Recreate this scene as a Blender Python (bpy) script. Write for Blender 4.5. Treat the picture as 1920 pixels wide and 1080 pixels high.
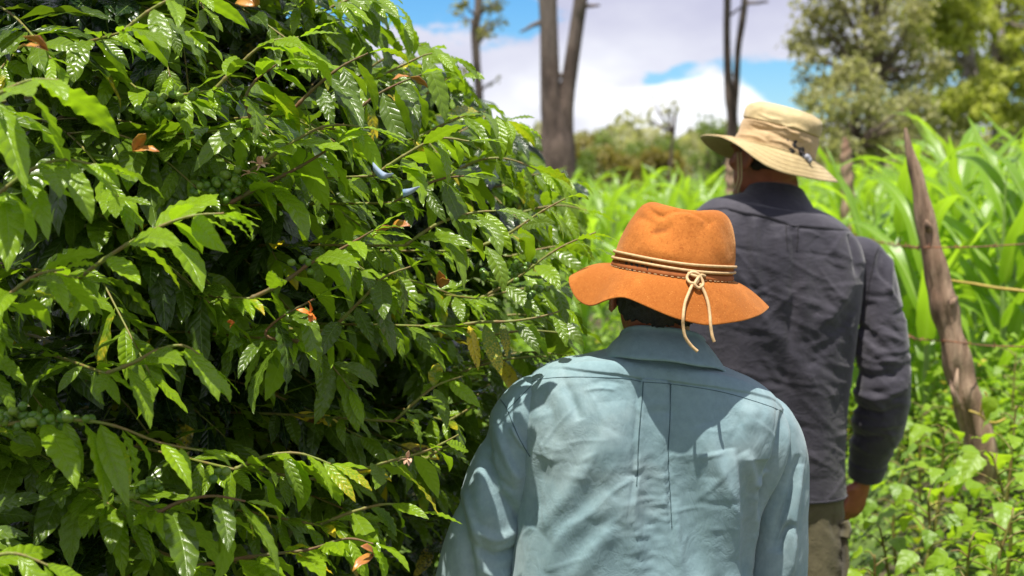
import bpy, bmesh, math, random
import numpy as np
from mathutils import Vector, Matrix, Quaternion
from mathutils.bvhtree import BVHTree

for _o in list(bpy.data.objects):
    bpy.data.objects.remove(_o)
SC = bpy.context.scene
COL = SC.collection
random.seed(7)
RNG = np.random.default_rng(7)

# ------------------------------------------------------------------ camera
FPX = 2667.0
PITCH = math.atan(210.0 / FPX)
CAM_Z = 1.69
cam_data = bpy.data.cameras.new('camera')
cam = bpy.data.objects.new('camera', cam_data)
COL.objects.link(cam)
cam.location = (0, 0, CAM_Z)
cam.rotation_euler = (math.radians(90) - PITCH, 0, 0)
cam_data.sensor_width = 36
cam_data.lens = 36 * FPX / 1920
cam_data.clip_end = 3000
cam_data.clip_start = 0.05
cam_data.dof.use_dof = True
cam_data.dof.focus_distance = 2.25
cam_data.dof.aperture_fstop = 4.8
SC.camera = cam

# ------------------------------------------------------------------ light
SUN_EL = math.radians(73)
SUN_AZ = math.radians(-25)          # measured from -Y (behind the camera), negative = from the left
sdir = Vector((math.sin(SUN_AZ) * math.cos(SUN_EL), -math.cos(SUN_AZ) * math.cos(SUN_EL), math.sin(SUN_EL)))
sun_data = bpy.data.lights.new('sun', 'SUN')
sun_data.energy = 5.0
sun_data.angle = math.radians(0.5)
sun_data.color = (1.0, 0.95, 0.86)
sun = bpy.data.objects.new('sun', sun_data)
COL.objects.link(sun)
sun.rotation_euler = sdir.to_track_quat('Z', 'Y').to_euler()

def build_world():
    w = bpy.data.worlds.new('World')
    SC.world = w
    w.use_nodes = True
    nt = w.node_tree
    nt.nodes.clear()
    N = nt.nodes.new
    L = nt.links.new
    out = N('ShaderNodeOutputWorld')
    bg = N('ShaderNodeBackground')
    L(bg.outputs[0], out.inputs[0])
    sky = N('ShaderNodeTexSky')
    sky.sky_type = 'NISHITA'
    sky.sun_disc = False
    sky.sun_elevation = SUN_EL
    sky.sun_rotation = math.atan2(sdir.x, sdir.y)
    sky.altitude = 1200
    bg.inputs[1].default_value = 0.11
    tc = N('ShaderNodeTexCoord')
    def math_(op, a, b=None, c=None, clamp=False):
        m = N('ShaderNodeMath'); m.operation = op; m.use_clamp = clamp
        for i, v in enumerate((a, b, c)):
            if v is None: continue
            if isinstance(v, (int, float)): m.inputs[i].default_value = v
            else: L(v, m.inputs[i])
        return m.outputs[0]
    def vmath(op, a, b):
        m = N('ShaderNodeVectorMath'); m.operation = op
        for i, v in enumerate((a, b)):
            if isinstance(v, tuple): m.inputs[i].default_value = v
            else: L(v, m.inputs[i])
        return m
    def noise(vec, scale, detail, rough, off=(0, 0, 0)):
        n = N('ShaderNodeTexNoise'); n.inputs['Scale'].default_value = scale
        n.inputs['Detail'].default_value = detail; n.inputs['Roughness'].default_value = rough
        v = vmath('ADD', vec, off)
        L(v.outputs[0], n.inputs['Vector'])
        return n.outputs['Fac']
    d = tc.outputs['Generated']
    st = vmath('MULTIPLY', d, (1.0, 1.0, 2.2)).outputs[0]
    n1 = noise(st, 3.2, 7, 0.55, (3.1, 0.4, 1.7))
    n2 = noise(st, 9.0, 6, 0.6, (0.7, 5.2, 2.2))
    shade = noise(st, 4.2, 6, 0.55, (9.1, 2.2, 4.4))
    cover = math_('ADD', math_('MULTIPLY', n1, 0.8), math_('MULTIPLY', n2, 0.25))
    # real openings of blue in the cloud cover, by direction in the sky
    def px_dir(px, py):
        v = Vector(((px - 960) / FPX, 1.0, -(py - 540) / FPX))
        v.rotate(Matrix.Rotation(-PITCH, 3, 'X'))
        return v.normalized()
    def blob(px, py, rad, amt):
        c = px_dir(px, py)
        dd = vmath('MULTIPLY', vmath('SUBTRACT', d, tuple(c)).outputs[0], (0.55, 1, 1.25))
        ln = vmath('LENGTH', dd.outputs[0], (0, 0, 0)).outputs['Value']
        w_ = math_('ADD', ln, math_('MULTIPLY', math_('SUBTRACT', n2, 0.5), 0.10))
        return math_('MULTIPLY', math_('SUBTRACT', 1.0, math_('DIVIDE', w_, rad), clamp=True), amt)
    gaps = None
    for b in ((1480, 172, 0.046, 2.4), (1225, 152, 0.017, 1.6), (868, 8, 0.046, 2.2), (620, -40, 0.075, 2.0), (1180, 100, 0.02, 0.5),
              (80, 40, 0.07, 1.2), (1900, 150, 0.05, 0.9)):
        g = blob(*b)
        gaps = g if gaps is None else math_('ADD', gaps, g)
    puffs = None
    for b in ((1345, 218, 0.040, 1.9), (1215, 218, 0.034, 0.7), (1110, 150, 0.03, 0.35), (960, 200, 0.04, 0.15)):
        g = blob(*b)
        puffs = g if puffs is None else math_('ADD', puffs, g)
    sepx = N('ShaderNodeSeparateXYZ'); L(d, sepx.inputs[0])
    # cover thins out overhead and away from this bank of cloud, more blue between
    mr = N('ShaderNodeMapRange'); mr.interpolation_type = 'SMOOTHSTEP'
    mr.inputs['From Min'].default_value = 0.20; mr.inputs['From Max'].default_value = 0.38
    tot = math_('ADD', math_('SUBTRACT', cover, math_('MULTIPLY', gaps, 0.35)), math_('MULTIPLY', puffs, 0.5))
    L(tot, mr.inputs[0])
    ramp = N('ShaderNodeValToRGB')
    e = ramp.color_ramp.elements
    e[0].position = 0.42; e[0].color = (3.4, 3.45, 4.5, 1)
    e[1].position = 0.70; e[1].color = (5.0, 5.1, 5.7, 1)
    e3 = e.new(1.0); e3.color = (6.9, 7.0, 7.3, 1)
    sh = math_('ADD', shade, math_('MULTIPLY', puffs, 0.6))
    sh = math_('ADD', sh, math_('SUBTRACT', 0.13, math_('MULTIPLY', math_('MINIMUM', sepx.outputs[2], 0.25), 1.5)))
    L(sh, ramp.inputs[0])
    mix = N('ShaderNodeMix'); mix.data_type = 'RGBA'
    L(mr.outputs[0], mix.inputs[0])
    hsv = N('ShaderNodeHueSaturation')
    hsv.inputs['Saturation'].default_value = 1.25
    hsv.inputs['Value'].default_value = 0.74
    tint = N('ShaderNodeMix'); tint.data_type = 'RGBA'; tint.blend_type = 'MULTIPLY'; tint.inputs[0].default_value = 1
    L(sky.outputs[0], tint.inputs[6]); tint.inputs[7].default_value = (0.80, 1.0, 1.18, 1)
    L(tint.outputs[2], hsv.inputs['Color'])
    L(hsv.outputs[0], mix.inputs[6])
    L(ramp.outputs[0], mix.inputs[7])
    L(mix.outputs[2], bg.inputs[0])
build_world()
SC.view_settings.view_transform = 'Standard'
SC.view_settings.look = 'None'
SC.view_settings.exposure = 0.68
SC.view_settings.gamma = 1
SC.view_settings.use_curve_mapping = False
SC.cycles.use_denoising = True
SC.cycles.max_bounces = 7
SC.cycles.transmission_bounces = 6
SC.cycles.sample_clamp_indirect = 6

# ------------------------------------------------------------------ helpers
_cp, _sp = math.cos(PITCH), math.sin(PITCH)
def at(px, py, Y):
    """point of the place at distance Y along the path that is seen at a photo position"""
    a = (px - 960) / FPX; b = -(py - 540) / FPX
    dy = _cp + b * _sp; dz = -_sp + b * _cp
    t = Y / dy
    return Vector((a * t, Y, CAM_Z + dz * t))
def proj(p):
    """photo position and depth of points (n,3)"""
    p = np.asarray(p, float)
    x = p[..., 0]; y = p[..., 1]; z = p[..., 2] - CAM_Z
    dep = y * _cp - z * _sp
    up = y * _sp + z * _cp
    return 960 + FPX * x / dep, 540 - FPX * up / dep, dep

def tag(o, label=None, cat=None, group=None, kind=None):
    if label: o['label'] = label
    if cat: o['category'] = cat
    if group: o['group'] = group
    if kind: o['kind'] = kind
    return o
def empty(name, loc=(0, 0, 0), parent=None):
    o = bpy.data.objects.new(name, None)
    o.location = loc
    o.empty_display_size = 0.1
    COL.objects.link(o)
    if parent: o.parent = parent
    return o
def link(name, me, parent=None, mat=None, smooth=True):
    if mat is not None and not me.materials: me.materials.append(mat)
    if smooth and len(me.polygons): me.polygons.foreach_set('use_smooth', [True] * len(me.polygons))
    o = bpy.data.objects.new(name, me)
    COL.objects.link(o)
    if parent is not None:
        o.parent = parent
        # the parent empties are never rotated or scaled at build time: undo the location only
        off = Vector((0, 0, 0)); q = parent
        while q is not None:
            off += q.location; q = q.parent
        o.location = -off
    return o
def mk(name, V, F, parent=None, mat=None, smooth=True, uv=None):
    me = bpy.data.meshes.new(name)
    me.from_pydata([tuple(v) for v in V], [], [tuple(int(i) for i in f) for f in F])
    if uv is not None:
        l = me.uv_layers.new(name='UVMap')
        vi = np.empty(len(me.loops), np.int32); me.loops.foreach_get('vertex_index', vi)
        l.data.foreach_set('uv', np.asarray(uv, np.float32)[vi].ravel())
    me.update()
    return link(name, me, parent, mat, smooth)
def fast_mesh(name, V, F):
    """V (n,3) array, F (m,k) int array"""
    me = bpy.data.meshes.new(name)
    V = np.asarray(V, np.float32); F = np.asarray(F, np.int32)
    me.vertices.add(len(V)); me.vertices.foreach_set('co', V.ravel())
    m, k = F.shape
    me.loops.add(m * k); me.loops.foreach_set('vertex_index', F.ravel())
    me.polygons.add(m)
    me.polygons.foreach_set('loop_start', np.arange(0, m * k, k, dtype=np.int32))
    me.polygons.foreach_set('loop_total', np.full(m, k, np.int32))
    me.update(calc_edges=True)
    return me
def set_attr(me, name, vals):
    a = me.attributes.new(name, 'FLOAT', 'POINT')
    a.data.foreach_set('value', np.asarray(vals, np.float32))

def crom(T, k):
    """Catmull-Rom resampling of table T (m,c) to k rows"""
    T = np.asarray(T, float); m = len(T)
    s = np.linspace(0, m - 1, k); i = np.clip(s.astype(int), 0, m - 2); f = (s - i)[:, None]
    g = lambda j: T[np.clip(j, 0, m - 1)]
    p0, p1, p2, p3 = g(i - 1), g(i), g(i + 1), g(i + 2)
    return 0.5 * (2 * p1 + (p2 - p0) * f + (2 * p0 - 5 * p1 + 4 * p2 - p3) * f ** 2 + (3 * p1 - p0 - 3 * p2 + p3) * f ** 3)
def grid_faces(k, n, wrap=True):
    r = np.arange(k - 1)[:, None]; c = np.arange(n if wrap else n - 1)[None, :]
    c2 = (c + 1) % n if wrap else c + 1
    a = r * n + c; b = r * n + c2; d = (r + 1) * n + c2; e = (r + 1) * n + c
    return np.stack([a, b, d, e], -1).reshape(-1, 4)
def loft(rows, k, n, back_bias=0.0):
    """rows: cx, cy, w, d_back, d_front, z_side, z_back, z_front, exponent. back is -Y"""
    R = crom(rows, k)
    th = np.linspace(0, 2 * math.pi, n, endpoint=False)
    th = th + back_bias * np.sin(2 * (th)) * 0.0
    c, s = np.cos(th), np.sin(th)
    e = 2.0 / R[:, 8:9]
    X = R[:, 0:1] + R[:, 2:3] * np.sign(c) * np.abs(c) ** e
    D = np.where(s < 0, R[:, 3:4], R[:, 4:5])
    ss = np.abs(s) ** e
    Y = R[:, 1:2] + D * np.sign(s) * ss
    w = np.clip(np.abs(s), 0, 1) ** 2
    Zc = np.where(s < 0, R[:, 6:7], R[:, 7:8])
    Z = R[:, 5:6] * (1 - w) + Zc * w
    return np.stack([X, Y, Z], -1)
def tube_grid(pts, rad, k, n, flat=None, twist=0.0, up=(0, -1, 0)):
    """elliptic tube; rad (m,2): radius across, radius along 'up'"""
    P = crom(pts, k); R = crom(np.asarray(rad, float).reshape(len(rad), -1), k)
    if R.shape[1] == 1: R = np.repeat(R, 2, 1)
    T = np.gradient(P, axis=0); T /= np.linalg.norm(T, axis=1)[:, None]
    U = np.array(up, float)[None, :] - T * (T @ np.array(up, float))[:, None]
    U /= np.linalg.norm(U, axis=1)[:, None] + 1e-9
    S = np.cross(T, U)
    th = np.linspace(0, 2 * math.pi, n, endpoint=False)
    return P[:, None] + S[:, None] * (R[:, 0:1] * np.cos(th))[..., None] + U[:, None] * (R[:, 1:2] * np.sin(th))[..., None]
def grid_mesh(name, G, wrap=True, caps=True, uv=False):
    k, n = G.shape[:2]
    V = G.reshape(-1, 3); F = [tuple(f) for f in grid_faces(k, n, wrap).tolist()]
    if caps and wrap:
        V = np.vstack([V, G[0].mean(0), G[-1].mean(0)])
        a, b = k * n, k * n + 1
        for i in range(n):
            F.append((a, (i + 1) % n, i)); F.append((b, (k - 1) * n + i, (k - 1) * n + (i + 1) % n))
    me = bpy.data.meshes.new(name)
    me.from_pydata(V.tolist(), [], F)
    if uv:
        l = me.uv_layers.new(name='UVMap')
        jj = np.repeat(np.arange(k), n); ii = np.tile(np.arange(n), k)
        U = np.zeros((len(V), 2), np.float32); U[:k * n, 0] = ii / n; U[:k * n, 1] = jj / (k - 1)
        vi = np.empty(len(me.loops), np.int32); me.loops.foreach_get('vertex_index', vi)
        l.data.foreach_set('uv', U[vi].ravel())
    me.update()
    return me
def grid_normals(G, wrap=True):
    if wrap: du = np.roll(G, -1, 1) - np.roll(G, 1, 1)
    else: du = np.gradient(G, axis=1)
    dv = np.gradient(G, axis=0)
    N = np.cross(du, dv)
    return N / (np.linalg.norm(N, axis=-1, keepdims=True) + 1e-12)
def seg_dist(X, Z, pts):
    """distance to a polyline in the x-z plane, its signed side and position 0..1 along it"""
    best = np.full(X.shape, 1e9); side = np.zeros(X.shape); tt = np.zeros(X.shape)
    pts = crom(pts, max(8, 5 * len(pts)))
    m = len(pts)
    for i in range(m - 1):
        a = pts[i]; b = pts[i + 1]; d = b - a; l2 = d @ d + 1e-12
        t = np.clip(((X - a[0]) * d[0] + (Z - a[1]) * d[1]) / l2, 0, 1)
        ex = X - a[0] - t * d[0]; ez = Z - a[1] - t * d[1]
        dist = np.hypot(ex, ez)
        msk = dist < best
        best = np.where(msk, dist, best)
        side = np.where(msk, np.sign(d[0] * ez - d[1] * ex), side)
        tt = np.where(msk, (i + t) / (m - 1), tt)
    return best, side, tt
def fold(X, Z, px, Y, w, amp, w2=None, ends=(1, 1)):
    """a ridge (amp>0) or crease (amp<0) along a line; w, w2: its width on either side in mm, amp in mm"""
    pts = np.array([[at(x, y, Y)[0], at(x, y, Y)[2]] for x, y in px])
    d, s, t = seg_dist(X, Z, pts)
    w = w / 1000.0; w2 = w if w2 is None else w2 / 1000.0
    ww = np.where(s > 0, w, w2)
    win = np.ones_like(t)
    if ends[0]: win = win * np.clip(t / 0.3, 0, 1) ** 0.7
    if ends[1]: win = win * np.clip((1 - t) / 0.3, 0, 1) ** 0.7
    return amp / 1000.0 * np.exp(-(d / ww) ** 2) * win
def snoise(X, Z, scale, seed, octaves=3):
    """cheap smooth noise in two dimensions"""
    r = np.random.default_rng(seed); out = np.zeros_like(X); a = 1.0
    for o in range(octaves):
        for _ in range(5):
            ang = r.uniform(0, 2 * math.pi); f = scale * 2 ** o * r.uniform(0.7, 1.4)
            out += a * np.sin((X * math.cos(ang) + Z * math.sin(ang)) * f + r.uniform(0, 6.28)
                              + 1.3 * np.sin((X * math.sin(ang) - Z * math.cos(ang)) * f * 0.7 + r.uniform(0, 6.28)))
        a *= 0.5
    return out / 5
def remesh(name, meshes, voxel, smooth_it=4, parent=None, mat=None, push=0.0):
    """union of closed pieces as one continuous surface"""
    bm = bmesh.new()
    for m in meshes:
        bm.from_mesh(m)
    bmesh.ops.recalc_face_normals(bm, faces=bm.faces)
    me = bpy.data.meshes.new(name); bm.to_mesh(me); bm.free()
    o = bpy.data.objects.new('tmp', me); COL.objects.link(o)
    m = o.modifiers.new('r', 'REMESH'); m.mode = 'VOXEL'; m.voxel_size = voxel
    if smooth_it:
        s = o.modifiers.new('s', 'SMOOTH'); s.factor = 0.5; s.iterations = smooth_it
    dg = bpy.context.evaluated_depsgraph_get()
    me2 = bpy.data.meshes.new_from_object(o.evaluated_get(dg))
    me2.name = name
    bpy.data.objects.remove(o); bpy.data.meshes.remove(me)
    for x in meshes: bpy.data.meshes.remove(x)
    return link(name, me2, parent, mat)
def ellipsoid(c, r, rot=None, n=20):
    bm = bmesh.new()
    bmesh.ops.create_uvsphere(bm, u_segments=n, v_segments=n // 2 + 2, radius=1)
    M = Matrix.Translation(Vector(c)) @ (rot.to_matrix().to_4x4() if rot else Matrix.Identity(4)) @ Matrix.Diagonal((*r, 1))
    bmesh.ops.transform(bm, matrix=M, verts=bm.verts)
    me = bpy.data.meshes.new('e'); bm.to_mesh(me); bm.free()
    return me
def tube_mesh(pts, rad, k=None, n=10, name='t', up=(0, -1, 0)):
    k = k or len(pts) * 4
    rad = [(r, r) if np.isscalar(r) else r for r in rad]
    return grid_mesh(name, tube_grid(pts, rad, k, n, up=up))

# ------------------------------------------------------------------ materials
class NT:
    def __init__(s, name):
        s.m = bpy.data.materials.new(name); s.m.use_nodes = True
        s.nt = s.m.node_tree; s.nt.nodes.clear()
        s.out = s.N('ShaderNodeOutputMaterial')
        s.b = s.N('ShaderNodeBsdfPrincipled')
        s.L(s.b.outputs[0], s.out.inputs[0])
    def N(s, t, **k):
        n = s.nt.nodes.new(t)
        for a, v in k.items(): setattr(n, a, v)
        return n
    def L(s, a, b): s.nt.links.new(a, b)
    def put(s, sock, v):
        if isinstance(v, bpy.types.NodeSocket): s.L(v, sock)
        else:
            if isinstance(v, tuple) and len(v) == 3 and sock.type == 'RGBA': v = (*v, 1)
            sock.default_value = v
    def set(s, **k):
        for a, v in k.items(): s.put(s.b.inputs[a.replace('_', ' ')], v)
    def math(s, op, a, b=0.0, c=0.0, clamp=False):
        n = s.N('ShaderNodeMath', operation=op, use_clamp=clamp)
        s.put(n.inputs[0], a); s.put(n.inputs[1], b); s.put(n.inputs[2], c)
        return n.outputs[0]
    def vm(s, op, a, b=(0, 0, 0)):
        n = s.N('ShaderNodeVectorMath', operation=op)
        s.put(n.inputs[0], a); s.put(n.inputs[1], b)
        return n.outputs[0]
    def noise(s, scale, detail=4, rough=0.55, vec=None, dist=0.0, col=False):
        n = s.N('ShaderNodeTexNoise')
        n.inputs['Scale'].default_value = scale; n.inputs['Detail'].default_value = detail
        n.inputs['Roughness'].default_value = rough; n.inputs['Distortion'].default_value = dist
        s.L(vec if vec is not None else s.obj(), n.inputs['Vector'])
        return n.outputs['Color' if col else 'Fac']
    def obj(s):
        if not hasattr(s, '_tc'): s._tc = s.N('ShaderNodeTexCoord')
        return s._tc.outputs['Object']
    def uv(s):
        s.obj(); return s._tc.outputs['UV']
    def attr(s, n):
        a = s.N('ShaderNodeAttribute'); a.attribute_name = n; return a.outputs['Fac']
    def ramp(s, f, stops, interp='LINEAR'):
        r = s.N('ShaderNodeValToRGB'); r.color_ramp.interpolation = interp
        e = r.color_ramp.elements
        while len(e) < len(stops): e.new(0.5)
        for i, (p, c) in enumerate(stops):
            e[i].position = p; e[i].color = (*c, 1) if len(c) == 3 else c
        s.put(r.inputs[0], f); return r.outputs[0]
    def mix(s, f, a, b, t='MIX'):
        n = s.N('ShaderNodeMix', data_type='RGBA', blend_type=t)
        s.put(n.inputs[0], f); s.put(n.inputs[6], a); s.put(n.inputs[7], b); return n.outputs[2]
    def bump(s, h, strength, dist, nrm=None):
        b = s.N('ShaderNodeBump'); b.inputs['Strength'].default_value = strength; b.inputs['Distance'].default_value = dist
        s.put(b.inputs['Height'], h)
        if nrm is not None: s.L(nrm, b.inputs['Normal'])
        return b.outputs[0]
    def sstep(s, f, a, b):
        n = s.N('ShaderNodeMapRange', interpolation_type='SMOOTHSTEP')
        s.put(n.inputs[0], f); n.inputs[1].default_value = a; n.inputs[2].default_value = b
        return n.outputs[0]

def cloth_mat(name, base, wear, stain=None, crease=0.5, rough=0.85, sheen=0.15, weave=2200, wrinkle_scale=34, diag=(1.0, 1.0, 1.0)):
    t = NT(name)
    o = t.obj()
    n1 = t.noise(5.5, 5, 0.6)
    c = t.mix(t.sstep(n1, 0.40, 0.66), base, wear)
    n2 = t.noise(60, 4, 0.65)
    c = t.mix(0.35, c, t.ramp(n2, [(0.3, (0.35, 0.35, 0.35)), (0.7, (0.75, 0.75, 0.75))]), 'SOFT_LIGHT')
    if stain is not None:
        for (p, r) in stain[1]:
            d = t.vm('SUBTRACT', o, tuple(p))
            ln = t.N('ShaderNodeVectorMath', operation='LENGTH'); t.L(d, ln.inputs[0])
            q = t.math('ADD', ln.outputs['Value'], t.math('MULTIPLY', t.math('SUBTRACT', t.noise(40, 4, 0.6), 0.5), r * 1.9))
            f = t.math('SUBTRACT', 1.0, t.sstep(q, r * 0.45, r), clamp=True)
            c = t.mix(t.math('MULTIPLY', f, stain[2]), c, stain[0])
    # wrinkle relief: stretched, ridged noise in two directions plus weave
    v1 = t.vm('MULTIPLY', o, diag)
    w1 = t.noise(wrinkle_scale, 3, 0.5, v1, 1.2)
    r1 = t.math('ABSOLUTE', t.math('SUBTRACT', w1, 0.5))
    w2 = t.noise(wrinkle_scale * 2.3, 4, 0.55, o, 0.8)
    r2 = t.math('ABSOLUTE', t.math('SUBTRACT', w2, 0.5))
    msk = t.sstep(t.noise(7, 3, 0.5, t.vm('ADD', o, (3.3, 1.1, 0.4))), 0.42, 0.66)
    h = t.math('ADD', t.math('MULTIPLY', r1, 0.9), t.math('MULTIPLY', t.math('MULTIPLY', r2, msk), 0.9))
    b1 = t.bump(h, crease, 0.02)
    wv = t.noise(weave, 2, 0.6, t.vm('MULTIPLY', o, (1, 1, 0.35)))
    b2 = t.bump(wv, 0.18, 0.001, b1)
    t.set(Base_Color=c, Roughness=rough, Normal=b2, Sheen_Weight=sheen, Sheen_Roughness=0.5)
    t.b.inputs['Specular IOR Level'].default_value = 0.25
    return t.m

def stain_pts(lst, Y):
    return [(at(x, y, Y), r) for x, y, r in lst]
M = {}
M['blue_shirt'] = cloth_mat('blue_shirt', (0.185, 0.285, 0.312), (0.245, 0.335, 0.352),
    ((0.075, 0.18, 0.22), stain_pts([(1398, 790, 0.038), (1292, 772, 0.018), (1400, 1000, 0.016), (1050, 900, 0.022)], 2.29), 0.6),
    crease=0.15, diag=(1.0, 1.0, 0.5), wrinkle_scale=30)
M['blue_thread'] = cloth_mat('blue_thread', (0.05, 0.10, 0.115), (0.06, 0.11, 0.12), crease=0.0)
M['dark_shirt'] = cloth_mat('dark_shirt', (0.032, 0.030, 0.042), (0.050, 0.046, 0.060), crease=0.22, diag=(0.75, 1.0, 1.35), wrinkle_scale=20, rough=0.7, sheen=0.25)
M['dark_thread'] = cloth_mat('dark_thread', (0.012, 0.011, 0.015), (0.014, 0.012, 0.016), crease=0.0)
M['khaki'] = cloth_mat('khaki_trousers', (0.095, 0.082, 0.045), (0.112, 0.096, 0.053), crease=0.2)
M['denim'] = cloth_mat('denim_trousers', (0.03, 0.045, 0.08), (0.05, 0.07, 0.11), crease=0.35)
def felt():
    t = NT('orange_felt')
    n = t.noise(9, 5, 0.6); f = t.noise(520, 3, 0.7); s = t.noise(60, 4, 0.7)
    c = t.mix(t.sstep(n, 0.42, 0.62), (0.35, 0.110, 0.020), (0.48, 0.160, 0.032))
    c = t.mix(t.sstep(s, 0.62, 0.72), c, (0.33, 0.085, 0.014))
    c = t.mix(t.sstep(f, 0.60, 0.75), c, (0.80, 0.36, 0.10))
    c = t.mix(t.math('MULTIPLY', t.sstep(t.noise(210, 3, 0.7), 0.50, 0.66), 0.45), c, (0.27, 0.07, 0.012))
    z = t.N('ShaderNodeSeparateXYZ'); t.L(t.obj(), z.inputs[0])
    # sweat and grime mark in the felt just over the band and on the pinch
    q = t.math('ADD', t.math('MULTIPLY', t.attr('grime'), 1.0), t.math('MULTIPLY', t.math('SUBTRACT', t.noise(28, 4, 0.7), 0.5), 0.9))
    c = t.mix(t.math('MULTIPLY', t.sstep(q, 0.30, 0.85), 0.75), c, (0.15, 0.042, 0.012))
    h = t.math('ADD', t.math('MULTIPLY', t.noise(900, 3, 0.8), 0.5), t.math('MULTIPLY', t.noise(120, 3, 0.6), 1.0))
    t.set(Base_Color=c, Roughness=0.95, Normal=t.bump(h, 0.5, 0.0018), Sheen_Weight=0.35, Sheen_Roughness=0.4)
    t.put(t.b.inputs['Sheen Tint'], (1.0, 0.6, 0.3, 1))
    t.b.inputs['Specular IOR Level'].default_value = 0.15
    return t.m
M['felt'] = felt()
M['tan'] = cloth_mat('tan_hat_cotton', (0.42, 0.32, 0.155), (0.52, 0.41, 0.22), crease=0.16, wrinkle_scale=30)
M['tan_band'] = cloth_mat('tan_hat_mesh_band', (0.45, 0.31, 0.16), (0.53, 0.38, 0.21), crease=0.2, wrinkle_scale=34)
def plain(name, col, rough=0.6, col2=None, scale=20, bump=0.2, bd=0.002, spec=0.4, metal=0.0):
    t = NT(name)
    n = t.noise(scale, 5, 0.6)
    c = t.mix(t.sstep(n, 0.35, 0.65), col, col2 or tuple(x * 0.75 for x in col))
    t.set(Base_Color=c, Roughness=rough, Metallic=metal, Normal=t.bump(t.noise(scale * 6, 4, 0.6), bump, bd))
    t.b.inputs['Specular IOR Level'].default_value = spec
    return t.m
M['cord'] = plain('leather_cord', (0.60, 0.42, 0.22), 0.6, (0.50, 0.33, 0.16), 150, 0.5, 0.001)
M['toggle'] = plain('grey_plastic_toggle', (0.30, 0.31, 0.34), 0.35, (0.24, 0.25, 0.28))
M['elastic'] = plain('dark_elastic', (0.06, 0.05, 0.05), 0.7)
def skin():
    t = NT('skin')
    c = t.mix(t.sstep(t.noise(30, 5, 0.6), 0.35, 0.7), (0.36, 0.115, 0.065), (0.27, 0.08, 0.045))
    t.set(Base_Color=c, Roughness=0.5, Normal=t.bump(t.noise(260, 4, 0.6), 0.25, 0.001))
    t.b.inputs['Subsurface Weight'].default_value = 0.15
    t.b.inputs['Subsurface Radius'].default_value = (0.01, 0.004, 0.002)
    t.b.inputs['Subsurface Scale'].default_value = 0.6
    return t.m
M['skin'] = skin()
M['hair'] = plain('black_hair', (0.012, 0.009, 0.008), 0.5, (0.02, 0.015, 0.012), 60, 0.8, 0.003)
M['boot'] = plain('leather_boot', (0.05, 0.03, 0.02), 0.5)
M['eye'] = plain('eye_white', (0.6, 0.57, 0.52), 0.2, None, 5, 0)
M['nail'] = plain('finger_nail', (0.42, 0.22, 0.15), 0.35, None, 40, 0)

# ------------------------------------------------------------------ people
def bvh_of(G, wrap=True):
    k, n = G.shape[:2]
    return BVHTree.FromPolygons(G.reshape(-1, 3).tolist(), grid_faces(k, n, wrap).tolist())
def look_hit(bvhs, px, py):
    o = Vector((0, 0, CAM_Z)); d = (at(px, py, 3) - o).normalized()
    best = None
    for b in bvhs:
        h = b.ray_cast(o, d)
        if h[0] is not None and (best is None or h[3] < best[3]): best = h
    return best
def seam(name, bvhs, px, parent, mat, r=0.0007, lift=0.0003, k=None):
    pts = crom(px, k or len(px) * 8); out = []
    for x, y in pts:
        h = look_hit(bvhs, x, y)
        if h is None: continue
        nn = h[1]
        if nn.y > 0: nn = -nn
        out.append(np.array(h[0] + nn * lift))
    if len(out) < 3: return None
    return link(name, tube_mesh(out, [r] * len(out), k=len(out), n=5, name=name), parent, mat)

def head_pieces(c, yaw, pitch, roll, s=1.0):
    R = Matrix.Rotation(yaw, 3, 'Z') @ Matrix.Rotation(roll, 3, 'Y') @ Matrix.Rotation(pitch, 3, 'X')
    q = R.to_quaternion(); c = Vector(c)
    def E(p, r, extra=None):
        return ellipsoid(c + R @ (Vector(p) * s), tuple(x * s for x in r), q @ extra if extra else q, 24)
    L = [E((0, -.012, .022), (.074, .095, .096)), E((0, .036, -.042), (.056, .058, .066)), E((0, .03, .0), (.066, .07, .07)),
         E((0, .099, -.012), (.011, .017, .024)), E((-.011, .094, -.027), (.009, .010, .008)), E((.011, .094, -.027), (.009, .010, .008)),
         E((0, .087, -.055), (.023, .010, .006)), E((0, .085, -.064), (.020, .010, .006)), E((0, .082, -.092), (.022, .018, .017)),
         E((-.028, .086, .026), (.024, .012, .008)), E((.028, .086, .026), (.024, .012, .008)),
         E((-.040, .07, -.018), (.022, .018, .018)), E((.040, .07, -.018), (.022, .018, .018))]
    for sgn in (-1, 1):
        e = Quaternion((0, 0, 1), sgn * 0.45)
        L.append(E((sgn * .079, -.012, -.008), (.007, .020, .032), e))
        # rim of the ear
        pts = []
        for a in np.linspace(-0.5, 4.2, 12):
            pts.append(c + R @ (Vector((sgn * (.085 + .004 * math.sin(a)), -.014 + .019 * math.cos(a) * -1, -.004 + .030 * math.sin(a))) * s))
        L.append(tube_mesh([tuple(p) for p in pts], [.0045 * s] * 12, k=24, n=8))
        L.append(E((sgn * .080, .0, -.034), (.006, .008, .010)))
    return L, R
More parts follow.
